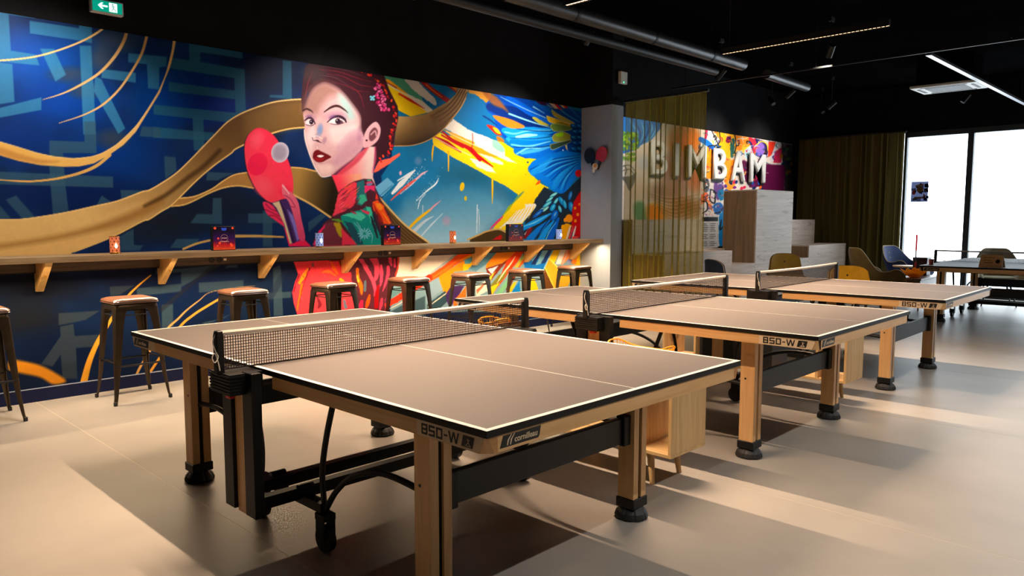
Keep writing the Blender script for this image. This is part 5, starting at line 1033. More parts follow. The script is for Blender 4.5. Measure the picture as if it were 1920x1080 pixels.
def make_table():
    T = empty('ping_pong_table'); HX, HY, ZT = 0.7625, 1.37, 0.76
    for s in (-1, 1):
        a, b = s*0.004, s*HY
        tp = MB().box((-HX+0.002, a, ZT-0.021), (HX-0.002, b-s*0.002, ZT)).build('tabletop', M['top'], T)
        e = MB(); e.box((-HX, a, ZT-0.0215), (-HX+0.002, b, ZT-0.0004)); e.box((HX-0.002, a, ZT-0.0215), (HX, b, ZT-0.0004)); e.box((-HX, b-s*0.002, ZT-0.0215), (HX, b, ZT-0.0004))
        e.build('edge_band', M['edge'], tp)
        for sx_ in (-1, 1): MB().box((sx_*(HX-0.02), a, ZT), (sx_*(HX-0.0005), b-s*0.0005, ZT+0.0006)).build('side_line', M['white'], tp)
        MB().box((-HX+0.02, b-s*0.02, ZT), (HX-0.02, b-s*0.0005, ZT+0.0006)).build('end_line', M['white'], tp)
        MB().box((-0.0018, a, ZT), (0.0018, b-s*0.02, ZT+0.0006)).build('centre_line', M['white'], tp)
        zt, zb = ZT-0.0215, ZT-0.073
        for sx_ in (-1, 1):
            x0, x1 = sx_*(HX-0.004), sx_*(HX-0.026)
            poly = [(s*0.15, zt), (b-s*0.012, zt), (b-s*0.034, zb), (s*0.15, zb)]
            rail = MB().prism(poly, 0, x0, x1).build('side_rail', M['beech'], T)
            # print near the end: figures on the near end, maker's plate on the far end (seen from outside)
            d = sx_*0.0006
            lpz = [(s*1.055, zt-0.002), (b-s*0.014, zt-0.002), (b-s*0.0335, zb+0.001), (s*1.055, zb+0.001)]; MB().prism(lpz, 0, x0, x0+sx_*0.0003).build('label_panel', M['label'], rail)
            if (sx_ == -1 and s == -1) or (sx_ == 1 and s == 1):
                def P(u, v, k, sx_=sx_, s=s): return (sx_*(HX-0.0036)+sx_*0.0006*k, s*(1.078+u), zb+0.008+v)
                tx = MB(); wd_ = glyphs(tx, '850-W', 0.034, P); tx.build('model_lettering', M['ink'], rail)
                ib = MB(); q = [(wd_+0.004, 0), (wd_+0.052, 0), (wd_+0.060, 0.034), (wd_+0.012, 0.034)]
                ib.add([P(u, v, 0) for u, v in q]+[P(u, v, 0.8) for u, v in q], [(3,2,1,0),(4,5,6,7),(0,1,5,4),(1,2,6,5),(2,3,7,6),(3,0,4,7)])
                ic = ib.build('badge', M['ink'], rail)
                fg = MB(); cu_, cv = wd_+0.032, 0.017
                for aa, bb in (((0.0, 0.010), (0.003, -0.002)), ((0.003, -0.002), (-0.006, -0.010)), ((0.003, -0.002), (0.010, -0.010)), ((0.001, 0.006), (0.011, 0.006)), ((-0.012, -0.012), (0.014, -0.012))):
                    fg.tube([P(cu_+aa[0], cv+aa[1], 1.2), P(cu_+bb[0], cv+bb[1], 1.2)], 0.0014, 5)
                fg.build('player_mark', M['cream'], ic)
            else:
                def P(u, v, k, sx_=sx_, s=s): return (sx_*(HX-0.0036)+sx_*0.0006*k, s*(HY-0.034)-s*u, zb+0.007+v)
                logo(rail, P, M['ink'], M['cream'], (R(90), 0, R(-90) if sx_ < 0 else R(90)), P(0.066, 0.010, 1.2), L=0.20, h=0.039)
        poly = [(-HX+0.012, zt), (HX-0.012, zt), (HX-0.034, zb), (-HX+0.034, zb)]
        er = MB().prism(poly, 1, b-s*0.004, b-s*0.026).build('end_rail', M['beechx'], T)
        def P(u, v, k, s=s): return (s*(HX-0.05)-s*u, s*(HY-0.004)+s*0.0006*k, zb+0.009+v)
        def P(u, v, k, s=s): return (s*HX*0.925-s*u, s*(HY-0.004)+s*0.0006*k, zb+0.009+v)
        logo(er, P, M['ink'], M['cream'], (R(90), 0, 0 if s < 0 else R(180)), P(0.062, 0.009, 1.2), L=0.175)
        for sx_ in (-1, 1):
            rg2 = []
            for z, k in ((zt, 0.012), (zb, 0.034)): rg2.append([(sx_*(HX-0.004), s*(HY-0.05), z), (sx_*(HX-0.004), s*(HY-k), z), (sx_*(HX-k), s*(HY-0.004), z), (sx_*(HX-0.05), s*(HY-0.004), z), (sx_*(HX-0.05), s*(HY-0.05), z)])
            MB().loft(rg2).build('corner_block', M['beechz'], T)
        # underside stiffening frame
        MB().box((-0.60, b-s*0.30, zb), (0.60, b-s*0.26, zt)).build('support_beam', M['steel'], T)
        for sx_ in (-1, 1):
            lx, ly = sx_*0.5975, s*0.943
            lg = MB(); lg.box((lx-0.0485, ly-0.042, 0.085), (lx-0.0115, ly+0.042, zb)); lg.box((lx+0.0115, ly-0.042, 0.085), (lx+0.0485, ly+0.042, zb)); lg.box((lx-0.0115, ly-0.030, 0.10), (lx+0.0115, ly+0.030, zb), 1)
            lg = lg.build('leg', [M['beechz'], M['dark']], T)
            MB().box((lx-0.055, ly-0.049, 0.055), (lx+0.055, ly+0.049, 0.100)).build('foot_collar', M['steel'], lg, bevel=0.003)
            n = 48; rings = []
            for z, r in ((0.0, 0.066), (0.004, 0.074), (0.012, 0.076), (0.03, 0.070), (0.045, 0.058), (0.055, 0.044), (0.060, 0.03)):
                rings.append([(lx+r*(1-0.055*(k % 6 == 0))*math.cos(2*math.pi*k/n), ly+r*(1-0.055*(k % 6 == 0))*math.sin(2*math.pi*k/n), z) for k in range(n)])
            MB().loft(rings).build('rubber_foot', M['rubber'], lg)
            bo = MB(); bo.cyl((lx-0.0485, ly+s*(-0.012), 0.46), (lx-0.0505, ly+s*(-0.012), 0.46), 0.006, 8); bo.cyl((lx+0.0485, ly+s*(-0.012), 0.46), (lx+0.0505, ly+s*(-0.012), 0.46), 0.006, 8)
            bo.build('bolt', M['ink'], lg)
            # transport wheels and bent tubes
            wx, wy = sx_*0.60, s*0.265
            MB().tube([(wx-0.016, wy, 0.055), (wx+0.016, wy, 0.055)], 0.055, 20).build('wheel', M['rubber'], T)
            fk = MB(); fk.box((wx-0.030, wy-0.03, 0.05), (wx-0.022, wy+0.03, 0.15)); fk.box((wx+0.022, wy-0.03, 0.05), (wx+0.030, wy+0.03, 0.15)); fk.box((wx-0.030, wy-0.034, 0.135), (wx+0.030, wy+0.034, 0.165)); fk.build('wheel_fork', M['steel'], T, bevel=0.003)
            MB().box((wx-0.022, 0.06*s, 0.165), (wx+0.022, wy, 0.205)).build('wheel_arm', M['steel'], T)
            MB().tube(catmull([(wx, wy, 0.165), (wx, wy-s*0.015, 0.32), (wx, wy+s*0.02, 0.48), (wx, wy+s*0.10, zb+0.01)], 6), 0.0125, 8).build('bent_tube', M['steel'], T, smooth=True)
            MB().tube(catmull([(wx, wy, 0.17), (wx, wy+s*0.09, 0.28), (wx, wy+s*0.22, 0.375), (wx, wy+s*0.40, 0.425), (wx, wy+s*0.60, 0.420), (wx, ly-s*0.035, 0.405)], 6), 0.0125, 8).build('bent_tube', M['steel'], T, smooth=True)
            bk = MB(); bk.tube([(wx-0.035, 0.115*s, 0.235), (wx+0.035, 0.115*s, 0.235)], 0.016, 10); bk.build('hinge_bolt', M['steel'], T)
        MB().box((-0.546, s*0.943-0.014-s*0.006, 0.360), (0.546, s*0.943+0.014-s*0.006, 0.480)).build('cross_panel', M['panel'], T, bevel=0.004)
        for sx_ in (-1, 1): MB().box((sx_*0.50, s*0.943-0.024, 0.352), (sx_*0.549, s*0.943+0.024, 0.488)).build('panel_bracket', M['steel'], T, bevel=0.004)
    # centre frame
    for y in (-0.09, 0.09):
        MB().box((-0.80, y-0.022, 0.185), (0.80, y+0.022, 0.235)).build('base_beam', M['steel'], T)
        for sx_ in (-1, 1):
            MB().box((sx_*0.795, y-0.04, 0.160), (sx_*0.838, y+0.04, 0.755)).build('centre_post', M['steel'], T, bevel=0.002)
    for sx_ in (-1, 1):
        MB().box((sx_*0.80, -0.048, 0.150), (sx_*0.822, 0.048, 0.66)).build('wood_slat', M['beechz'], T)
        nb = MB(); nb.box((sx_*0.765, -0.085, 0.668), (sx_*0.905, 0.085, 0.752))
        for k in range(6): nb.box((sx_*0.84, -0.088, 0.674+k*0.0128), (sx_*0.909, 0.088, 0.682+k*0.0128))
        br_ = nb.build('net_bracket', M['steel'], T)
        MB().box((sx_*0.872, -0.06, 0.652), (sx_*0.896, -0.02, 0.668)).build('red_catch', M['red'], br_, bevel=0.003)
        ps = MB(); ps.loft([[(sx_*0.906+c_*0.016, s_*0.017, z) for c_, s_ in ((-1, -1), (1, -1), (1, 1), (-1, 1))] for z in (0.745, 0.90)]+[[(sx_*0.906+c_*0.012, s_*0.014, 0.922) for c_, s_ in ((-1, -1), (1, -1), (1, 1), (-1, 1))]])
        ps.build('net_post', M['steel'], T, bevel=0.003)
        if sx_ > 0: continue
        lp = [(sx_*0.915, 0.0, 0.915), (sx_*0.932, -0.006, 0.88), (sx_*0.926, -0.012, 0.845), (sx_*0.918, -0.018, 0.82), (sx_*0.934, -0.022, 0.80), (sx_*0.944, -0.02, 0.82), (sx_*0.93, -0.016, 0.835), (sx_*0.92, -0.02, 0.80), (sx_*0.915, -0.024, 0.765)]
        MB().tube(catmull(lp, 5), 0.0022, 6).build('net_cord', M['cord'], T)
    MB().box((-0.79, -0.03, 0.60), (0.79, 0.03, 0.68)).build('net_beam', M['steel'], T)
    net = MB(); w2, p_ = 0.0013, 0.0112
    x = -0.89
    while x <= 0.8901:
        net.box((x-w2, -0.0008, 0.764), (x+w2, 0.0008, 0.902)); x += p_
    for k in range(12): net.box((-0.892, -0.0009, 0.764+k*0.0117-w2), (0.892, 0.0009, 0.764+k*0.0117+w2))
    nt_ = net.build('net', M['net'], T); tag(nt_, kind=None)
    tpz = []
    for i in range(25):
        x = -0.895+1.79*i/24; sag = -0.006*(1-(x/0.895)**2); z = 0.911+sag
        tpz.append([(x, -0.006, z-0.011), (x, 0.006, z-0.011), (x, 0.0075, z+0.002), (x, 0.004, z+0.009), (x, -0.004, z+0.009), (x, -0.0075, z+0.002)])
    MB().loft(tpz).build('net_tape', M['tape'], T)
    MB().box((-0.892, -0.0016, 0.7612), (0.892, 0.0016, 0.766)).build('net_hem', M['net'], T)
    return T
table = make_table()
TB = [(0.0, 0.0, 0.0, 'nearest wooden table tennis table in the foreground with grey top'), (2.411, 0.032, 0.006, 'middle wooden table tennis table of the row, behind the nearest one'),
      (4.821, 0.066, 0.014, 'third wooden table tennis table in the row, in front of the mustard chairs'), (10.05, -0.615, R(-89.2), 'far table tennis table standing crosswise by the bright window')]
for k, (x, y, a, lab) in enumerate(TB):
    o = table if k == 0 else copy_tree(table)
    o.location = (x, y, 0); o.rotation_euler = (0, 0, a)
    tag(o, lab, 'ping pong table', 'table tennis tables')

# ------------------------------------------------------------------ low open shelf units between the tables
def shelf_unit(x, y0, y1, lab, g='low oak shelf units between the tables'):
    o = empty('shelf_unit', (x, (y0+y1)/2, 0)); hy = (y1-y0)/2; hx = 0.168; z0, z1, t = 0.168, 0.585, 0.018
    MB().box((-hx, -hy, z0), (hx, hy, z0+t)).build('bottom_board', M['lightoaky'], o, bevel=0.001); MB().box((-hx, -hy, z1-t), (hx, hy, z1)).build('top_board', M['lightoaky'], o, bevel=0.001)
    for s in (-1, 1): MB().box((-hx, s*hy, z0+t), (hx, s*(hy-t), z1-t)).build('side_panel', M['lightoak'], o, bevel=0.001)
    for f in (-0.36, 0.30): MB().box((-hx+0.004, f*hy*2-t/2, z0+t), (hx-0.004, f*hy*2+t/2, z1-t)).build('divider', M['lightoak'], o)
    for sx_ in (-1, 1):
        for sy_ in (-1, 1):
            MB().tube([(sx_*(hx-0.05), sy_*(hy-0.15), z0), (sx_*(hx-0.038), sy_*(hy-0.128), 0.0)], [0.021, 0.013], 14).build('leg', M['lightoak'], o, smooth=True)
    tag(o, lab, 'shelf unit', g)
    return o
shelf_unit(1.160, -0.905, 0.62, 'open light oak shelf unit on tapered legs right of the nearest table')
shelf_unit(3.565, -0.875, 0.65, 'open light oak shelf unit half hidden behind the middle table')
def crate(x, y, z, d, m_, lab, nm='storage_box', cat='box'):
    o = empty(nm, (x, y, z)); hx, hy, h = d[0]/2, d[1]/2, d[2]; t = 0.006
    b = MB(); b.box((-hx, -hy, 0), (hx, hy, t)); b.box((-hx, -hy, t), (-hx+t, hy, h)); b.box((hx-t, -hy, t), (hx, hy, h)); b.box((-hx+t, -hy, t), (hx-t, -hy+t, h)); b.box((-hx+t, hy-t, t), (hx-t, hy, h))
    b.build('body', m_, o)
    r = MB(); r.box((-hx-0.004, -hy-0.004, h-0.012), (hx+0.004, -hy, h)); r.box((-hx-0.004, hy, h-0.012), (hx+0.004, hy+0.004, h)); r.box((-hx-0.004, -hy, h-0.012), (-hx, hy, h)); r.box((hx, -hy, h-0.012), (hx+0.004, hy, h)); r.build('rim', m_, o)
    tag(o, lab, cat)
crate(3.565, 0.0, 0.187, (0.28, 0.62, 0.33), M['ink'], 'black storage box inside the shelf unit behind the middle table')
crate(1.20, 0.36, 0.585, (0.16, 0.10, 0.125), mat('brown_card', rgb(84, 52, 24), 0.7, noise=0.1), 'small brown box on the oak shelf seen through the nearest net')
M['yellow_wire'] = mat('yellow_wire', rgb(250, 176, 24), 0.4, noise=0.05)
def basket(x, y, lx, ly, h, wave, lab, rz=0):
    o = empty('wire_basket', (x, y, 0.5855), rz); N = 40; r = 0.0028
    def ring(s, z, wv): return [(lx/2*s*math.copysign(abs(math.cos(a))**0.7, math.cos(a)), ly/2*s*math.copysign(abs(math.sin(a))**0.7, math.sin(a)), z+wv*abs(math.sin(a))**3) for a in [2*math.pi*k/N for k in range(N)]]
    top, mid, bot = ring(1, h-wave, wave), ring(0.93, h*0.45, 0), ring(0.85, r, 0)
    for nm, rg_, rr in (('rim_wire', top, r*1.6), ('middle_wire', mid, r), ('base_wire', bot, r*1.2)):
        MB().tube(rg_+[rg_[0]], rr, 6, cap=False).build(nm, M['yellow_wire'], o)
    v = MB()
    for k in range(N): v.tube([bot[k], mid[k], top[k]], r*0.75, 5)
    for k in range(1, 8):
        yy = -ly*0.42+ly*0.84*k/8; xx = lx*0.42*(1-abs(2*k/8-1)**2.5)**0.5; v.tube([(-xx, yy, r), (xx, yy, r)], r*0.75, 5)
    v.build('upright_wires', M['yellow_wire'], o)
    tag(o, lab, 'basket', 'yellow wire baskets on the shelf')
basket(1.17, -0.60, 0.24, 0.36, 0.115, 0.045, 'yellow wire basket on the oak shelf, showing above the nearest tabletop')
basket(1.17, 0.50, 0.22, 0.15, 0.15, 0.02, 'small yellow wire basket seen through the right end of the nearest net')
cu_ = empty('red_cup', (1.24, 0.245, 0.5855)); MB().lathe([(0.0, 0), (0.026, 0), (0.034, 0.085), (0.031, 0.085), (0.024, 0.006), (0, 0.006)], n=18, cap=False).build('body', M['red'], cu_, smooth=True); MB().lathe([(0.030, 0.083), (0.036, 0.083), (0.036, 0.089), (0.030, 0.089)], n=18, cap=False).build('rim', M['white'], cu_)
tag(cu_, 'small red cup with white rim on the oak shelf behind the nearest net', 'cup')

# ------------------------------------------------------------------ upholstered chairs
def velvet(name, c): return mat(name, c, 0.75, sheen=0.12, noise=0.22, nscale=7, bump=0.08, bscale=90)
V = {'mustard': velvet('mustard_velvet', rgb(146, 114, 24)), 'yellow': velvet('yellow_velvet', rgb(206, 158, 16)), 'blue': velvet('blue_velvet', rgb(4, 38, 92)), 'navy': velvet('navy_velvet', rgb(12, 40, 78)), 'olive': velvet('olive_velvet', rgb(122, 100, 52)), 'beige': velvet('beige_velvet', rgb(170, 160, 130))}
M['pipe'] = mat('pale_piping', rgb(190, 170, 120), 0.6, noise=0.1); M['chairleg'] = mat('black_chair_leg', (0.015, 0.014, 0.013, 1), 0.4, noise=0.1)
def shell_chair(px, py, rz, top, cloth, lab, w_=0.50, arms=0.0):
    """moulded shell: seat flows into the back; arms > 0 lifts the sides to armrests. Local +y is the front."""
    q_ = at(px, py, 2, top); x, y = q_[0]-0.305*math.sin(rz), q_[1]+0.305*math.cos(rz)
    o = empty('shell_armchair' if arms else 'shell_chair', (x, y, 0), rz); seat = 0.445; t = 0.035
    nu, nv = 21, 22; inner, outer = [], []
    for j in range(nv):
        v = j/(nv-1)
        if v < 0.42: q = v/0.42; yy = 0.24-0.40*q; zz = seat+0.02-0.03*math.sin(q*math.pi); ny, nz = 0, 1
        elif v < 0.58: q = (v-0.42)/0.16; a = q*R(80); yy = -0.16-0.08*math.sin(a); zz = seat+0.02+0.08*(1-math.cos(a)); ny, nz = math.sin(a), math.cos(a)
        else: q = (v-0.58)/0.42; yy = -0.238-0.07*q; zz = seat+0.086+(top-seat-0.086)*q; ny, nz = 0.985, 0.17
        ri, ro = [], []
        for i in range(nu):
            u = 2*i/(nu-1)-1
            half = w_/2*(1.0 if v < 0.6 else 1.0)
            zc = zz; yc = yy; xx = u*half
            if v >= 0.58:                                  # rounded top of the back
                q = (v-0.58)/0.42; lim = (1-abs(u)**3.2)**(1/3.2) if abs(u) < 1 else 0.0
                zc = seat+0.086+(top-seat-0.086)*q*(0.30+0.70*lim) if arms == 0 else seat+0.086+(top-seat-0.086)*q*(0.42+0.58*lim)
                yc = yy+0.10*abs(u)**2.6*(1.0 if arms == 0 else 2.0)*(0.4+0.6*q)
                xx = u*half*(1.0-0.10*q*abs(u))
            if v < 0.58:
                f = 1-abs(2*v/0.58-1)**4 if arms else 0.35
                lift = (arms if arms else 0.05)*abs(u)**(5 if arms else 3)
                if arms: lift *= min(1.0, 0.25+1.6*(1-abs(v/0.58-0.35)/0.65))
                zc += lift
                if v < 0.1: xx *= 0.90+v
            ri.append((xx, yc, zc)); ro.append((xx*(1+0.06), yc-t*ny-(0.02*abs(u)**4), zc-t*nz-(0.0 if abs(u) < 1 else 0.004)))
        inner.append(ri); outer.append(ro)
    sh = MB(); n = nu*nv
    sh.add([p for r_ in inner for p in r_]+[p for r_ in outer for p in r_], [])
    F = []
    for j in range(nv-1):
        for i in range(nu-1):
            a = j*nu+i; F.append((a, a+1, a+nu+1, a+nu)); F.append((n+a, n+a+nu, n+a+nu+1, n+a+1))
    edge = [(0, i) for i in range(nu)]+[(j, nu-1) for j in range(1, nv)]+[(nv-1, i) for i in range(nu-2, -1, -1)]+[(j, 0) for j in range(nv-2, 0, -1)]
    E_ = [j*nu+i for j, i in edge]
    for k in range(len(E_)): a, b = E_[k], E_[(k+1) % len(E_)]; F.append((a, n+a, n+b, b))
    sh.f = F; sh.m = [0]*len(F)
    sh.build('shell', V[cloth], o, smooth=True)
    pp = [((np.array(inner[j][i])+np.array(outer[j][i]))/2) for j, i in edge]
    MB().tube(pp+[pp[0]], 0.006, 6, cap=False).build('piping', M['pipe'] if arms or cloth in ('navy',) else M['dark'], o, smooth=True)
    bt = MB()
    for dz in ((0.62, 0.40) if arms else (0.62,)):
        zc = seat+0.086+(top-seat-0.086)*dz; q = dz; yb = -0.238-0.07*q
        bt.lathe([(0, 0), (0.012, 0.002), (0.009, 0.007), (0, 0.009)], n=10, cap=False)
        for vi in range(len(bt.v)-40, len(bt.v)): px_, py_, pz_ = bt.v[vi]; bt.v[vi] = (px_, yb+pz_+0.002, zc+py_)
        m0 = len(bt.v); bt.lathe([(0, 0), (0.012, 0.002), (0.009, 0.007), (0, 0.009)], n=10, cap=False)
        for vi in range(m0, len(bt.v)): px_, py_, pz_ = bt.v[vi]; bt.v[vi] = (px_, yb-t-pz_-0.004, zc+py_)
    bt.build('button', M['pipe'] if arms else M['dark'], o, smooth=True)
    if not arms or True: MB().lathe([(0, 0), (w_*0.40, 0.0), (w_*0.42, 0.02), (w_*0.40, 0.042), (0, 0.05)], c=(0, 0.03, seat+0.002), n=24, cap=False).build('seat_pad', V[cloth], o, smooth=True)
    for sx_ in (-1, 1):
        for sy_ in (-1, 1): MB().tube([(sx_*0.13, 0.02+sy_*0.13, seat-0.03), (sx_*0.22, 0.0+sy_*0.22, 0.0)], [0.014, 0.010], 8).build('leg', M['chairleg'], o)
    MB().box((-0.15, -0.13, seat-0.035), (0.15, 0.17, seat-0.012)).build('under_frame', M['chairleg'], o)
    tag(o, lab, 'armchair' if arms else 'chair', 'velvet shell chairs in the lounge')
def armchair(px, py, rz, top, cloth, lab, A=0.31):
    q_ = at(px, py, 2, top); B = 0.27; off = B+0.05
    x, y = q_[0]-off*math.sin(rz), q_[1]+off*math.cos(rz)
    o = empty('shell_armchair', (x, y, 0), rz); N, K = 49, 9; th = 0.045
    def sm(t): t = min(1, max(0, t)); return t*t*(3-2*t)
    inn, out = [], []
    for i in range(N):
        t = 2*i/(N-1)-1; a_ = abs(t); sg = 1 if t > 0 else -1
        if a_ < 0.60: an = t/0.60*math.pi/2; px_, py_ = A*math.sin(an), -B*math.cos(an); nx, ny = math.sin(an), -math.cos(an)
        else: px_, py_ = sg*A, (a_-0.60)/0.40*0.32; nx, ny = sg, 0.0
        h = top-(top-0.62)*sm((a_-0.16)/0.40)+0.035*math.exp(-((a_-0.80)/0.10)**2)
        if a_ > 0.86: q = (a_-0.86)/0.14; h = 0.44+(h-0.44)*math.sqrt(max(0.0, 1-q*q))
        h = max(h, 0.445)
        ri, ro = [], []
        for k in range(K):
            v = k/(K-1); z = 0.36+(h-0.36)*v; lean = -0.09*(1-v)**1.6+0.05*v
            d = 1 if k < K-1 else 0.55
            ro.append((px_+nx*(lean+th*0.5*d), py_+ny*(lean+th*0.5*d), z)); ri.append((px_+nx*(lean-th*0.5*d), py_+ny*(lean-th*0.5*d), z))
        inn.append(ri); out.append(ro)
    rings = [o_+i_[::-1] for o_, i_ in zip(out, inn)]
    MB().loft(rings).build('shell', V[cloth], o, smooth=True)
    edge = [((np.array(a[-1])+np.array(b[-1]))/2+np.array([0, 0, 0.003])) for a, b in zip(inn, out)]
    MB().tube(edge, 0.007, 6).build('piping', M['pipe'], o, smooth=True)
    rg_ = []
    for z, s_ in ((0.34, 0.74), (0.37, 0.86), (0.42, 0.90), (0.455, 0.87), (0.465, 0.78)):
        rg_.append([(A*s_*c_*0.98, 0.04+0.30*s_*d_, z) for c_, d_ in [(math.copysign(abs(math.cos(2*math.pi*k/28))**0.7, math.cos(2*math.pi*k/28)), math.copysign(abs(math.sin(2*math.pi*k/28))**0.7, math.sin(2*math.pi*k/28))) for k in range(28)]])
    MB().loft(rg_).build('seat_cushion', V[cloth], o, smooth=True)
    for dz in (0.62, 0.78):
        z = 0.36+(top-0.36)*dz; lean = -0.09*(1-dz)**1.6+0.05*dz; yb = -B-(lean-th*0.5)
        MB().tube([(0, yb, z), (0, yb+0.008, z)], 0.011, 10).build('button', M['pipe'], o)
    for sx_ in (-1, 1):
        for sy_ in (-1, 1): MB().tube([(sx_*0.14, 0.03+sy_*0.14, 0.35), (sx_*0.23, 0.02+sy_*0.23, 0.0)], [0.015, 0.010], 8).build('leg', M['chairleg'], o)
    tag(o, lab, 'armchair', 'velvet shell chairs in the lounge')
shell_chair(1470, 475, R(140), 0.85, 'mustard', 'mustard velvet shell chair standing before the tall washed oak block', 0.53)
shell_chair(1587, 498, R(142), 0.82, 'yellow', 'bright yellow velvet shell chair right behind the third table', 0.55)
shell_chair(1334, 486, R(-120), 0.85, 'navy', 'navy velvet shell chair seen from the side near the sheer curtain', 0.46)
armchair(1597, 465, R(-136), 0.95, 'olive', 'olive velvet armchair with swooping arm left of the orange bowl', 0.265)
armchair(1663, 461, R(165), 0.89, 'blue', 'blue velvet armchair with buttons in front of dark curtain')
armchair(1866, 466, R(110), 0.885, 'beige', 'beige shell armchair against the window behind the far table', 0.26)

# ------------------------------------------------------------------ lounge tables and things on them
ct = empty('coffee_table', (10.62, 0.67, 0)); M['walnut'] = wood('walnut_veneer', rgb(120, 88, 62), rgb(92, 66, 46), 0, 2, 0.35)
MB().box((-0.52, -0.19, 0.455), (0.52, 0.19, 0.48)).build('table_top', M['walnut'], ct, bevel=0.003)
MB().box((-0.50, -0.175, 0.33), (0.50, 0.175, 0.455)).build('drawer_box', M['walnut'], ct)
for sx_ in (-1, 1):
    for sy_ in (-1, 1): MB().tube([(sx_*0.45, sy_*0.14, 0.33), (sx_*0.47, sy_*0.155, 0)], [0.018, 0.011], 8).build('leg', M['walnut'], ct)
tag(ct, 'low walnut coffee table carrying the orange bowl', 'coffee table')
p = at(1713, 519, 2, 0.48); M['orange'] = None
def paper(name, c, k=0.6):
    m = bpy.data.materials.new(name); m.use_nodes = True; nt = m.node_tree; nt.nodes.remove(nt.nodes['Principled BSDF'])
    d = nt.nodes.new('ShaderNodeBsdfDiffuse'); t = nt.nodes.new('ShaderNodeBsdfTranslucent'); d.inputs[0].default_value = c; t.inputs[0].default_value = c
    x = nt.nodes.new('ShaderNodeMixShader'); x.inputs[0].default_value = k; nt.links.new(d.outputs[0], x.inputs[1]); nt.links.new(t.outputs[0], x.inputs[2]); nt.links.new(x.outputs[0], nt.nodes['Material Output'].inputs[0])
    return m
M['orange'] = paper('orange_translucent', rgb(255, 186, 66), 0.55)
bw = empty('scalloped_bowl', (10.42, 0.665, 0.4805)); n = 40; rings = []
for z, r, wv in ((0.0, 0.055, 0), (0.004, 0.065, 0.02), (0.04, 0.115, 0.05), (0.085, 0.155, 0.10), (0.11, 0.175, 0.13), (0.108, 0.168, 0.13), (0.08, 0.146, 0.10), (0.04, 0.105, 0.05), (0.010, 0.055, 0.0)):
    rings.append([(r*(1+wv*math.cos(8*a))*math.cos(a), r*(1+wv*math.cos(8*a))*math.sin(a), z+(0.02*math.cos(8*a) if z > 0.08 else 0)) for a in [2*math.pi*k/n for k in range(n)]])
MB().loft(rings).build('bowl_wall', M['orange'], bw, smooth=True); MB().lathe([(0, 0), (0.05, 0), (0.05, 0.012), (0, 0.012)], n=20, cap=False).build('inner_base', M['orange'], bw)
fr_ = random.Random(2)
for k, (dx, dy, dz) in enumerate(((0.0, 0.0, 0.115), (0.065, 0.02, 0.085), (-0.05, 0.045, 0.085), (-0.03, -0.06, 0.085), (0.04, -0.05, 0.088))):
    b_ = MB(); b_.lathe([(0.0, -0.032)]+[(0.034*math.cos(R(a)), 0.034*math.sin(R(a))) for a in range(-75, 90, 15)]+[(0.0, 0.032)], n=16, cap=False)
    f = b_.build('orange_ball', M['orange'], None, smooth=True, loc=(10.42+dx, 0.665+dy, 0.4805+dz))
    tag(f, ['topmost orange ball in the middle of the scalloped bowl', 'orange ball at the far side of the scalloped bowl', 'orange ball at the left side of the scalloped bowl', 'orange ball nearest the camera in the scalloped bowl', 'orange ball at the right side of the scalloped bowl'][k], 'ball', 'orange balls in the bowl')
tag(bw, 'orange scalloped bowl on the walnut coffee table', 'bowl')
p = at(1716, 500, 0, 10.95)
rd = empty('candle_stick', (10.75, 0.745, 0.4805)); zt = at(1717, 440, 0, 10.75)[2]-0.4805
MB().lathe([(0, 0), (0.04, 0), (0.04, 0.01), (0.014, 0.02), (0.010, 0.03), (0, 0.03)], n=16, cap=False).build('base', M['red'], rd, smooth=True)
MB().lathe([(0.011, 0.02), (0.013, zt*0.33), (0.009, zt*0.34)], n=10).build('lower_stem', M['red'], rd); MB().lathe([(0.009, zt*0.33), (0.009, zt*0.62)], n=10).build('grey_stem', M['galv'], rd); MB().lathe([(0.011, zt*0.62), (0.012, zt)], n=10).build('red_rod', paper('red_translucent_rod', rgb(255, 60, 86), 0.5), rd)
tag(rd, 'tall slim red and grey candle stick standing behind the orange bowl', 'candle stick')
rt = empty('round_side_table', (11.40, 1.06, 0))
MB().lathe([(0, 0.575), (0.185, 0.575), (0.20, 0.585), (0.20, 0.60), (0, 0.60)], n=32, cap=False).build('table_top', M['beechx'], rt, smooth=True); MB().lathe([(0.02, 0.02), (0.016, 0.575)], n=14).build('stem', M['steel'], rt); MB().lathe([(0, 0), (0.14, 0), (0.14, 0.012), (0.02, 0.025), (0, 0.025)], n=28, cap=False).build('base', M['steel'], rt)
tag(rt, 'small round beech side table beside the blue armchair', 'side table')
p = at(1727, 484, 0, 11.0)
db = empty('dark_box', (11.02, 0.73, 0.4805)); MB().box((-0.10, -0.10, 0), (0.10, 0.10, 0.27)).build('body', mat('plum_box', rgb(46, 22, 40), 0.45, noise=0.1), db, bevel=0.004); MB().box((-0.104, -0.104, 0.235), (0.104, 0.104, 0.28)).build('lid', mat('plum_lid', rgb(40, 20, 36), 0.4, noise=0.1), db, bevel=0.003)
tag(db, 'dark plum square box at the far end of the coffee table', 'box')
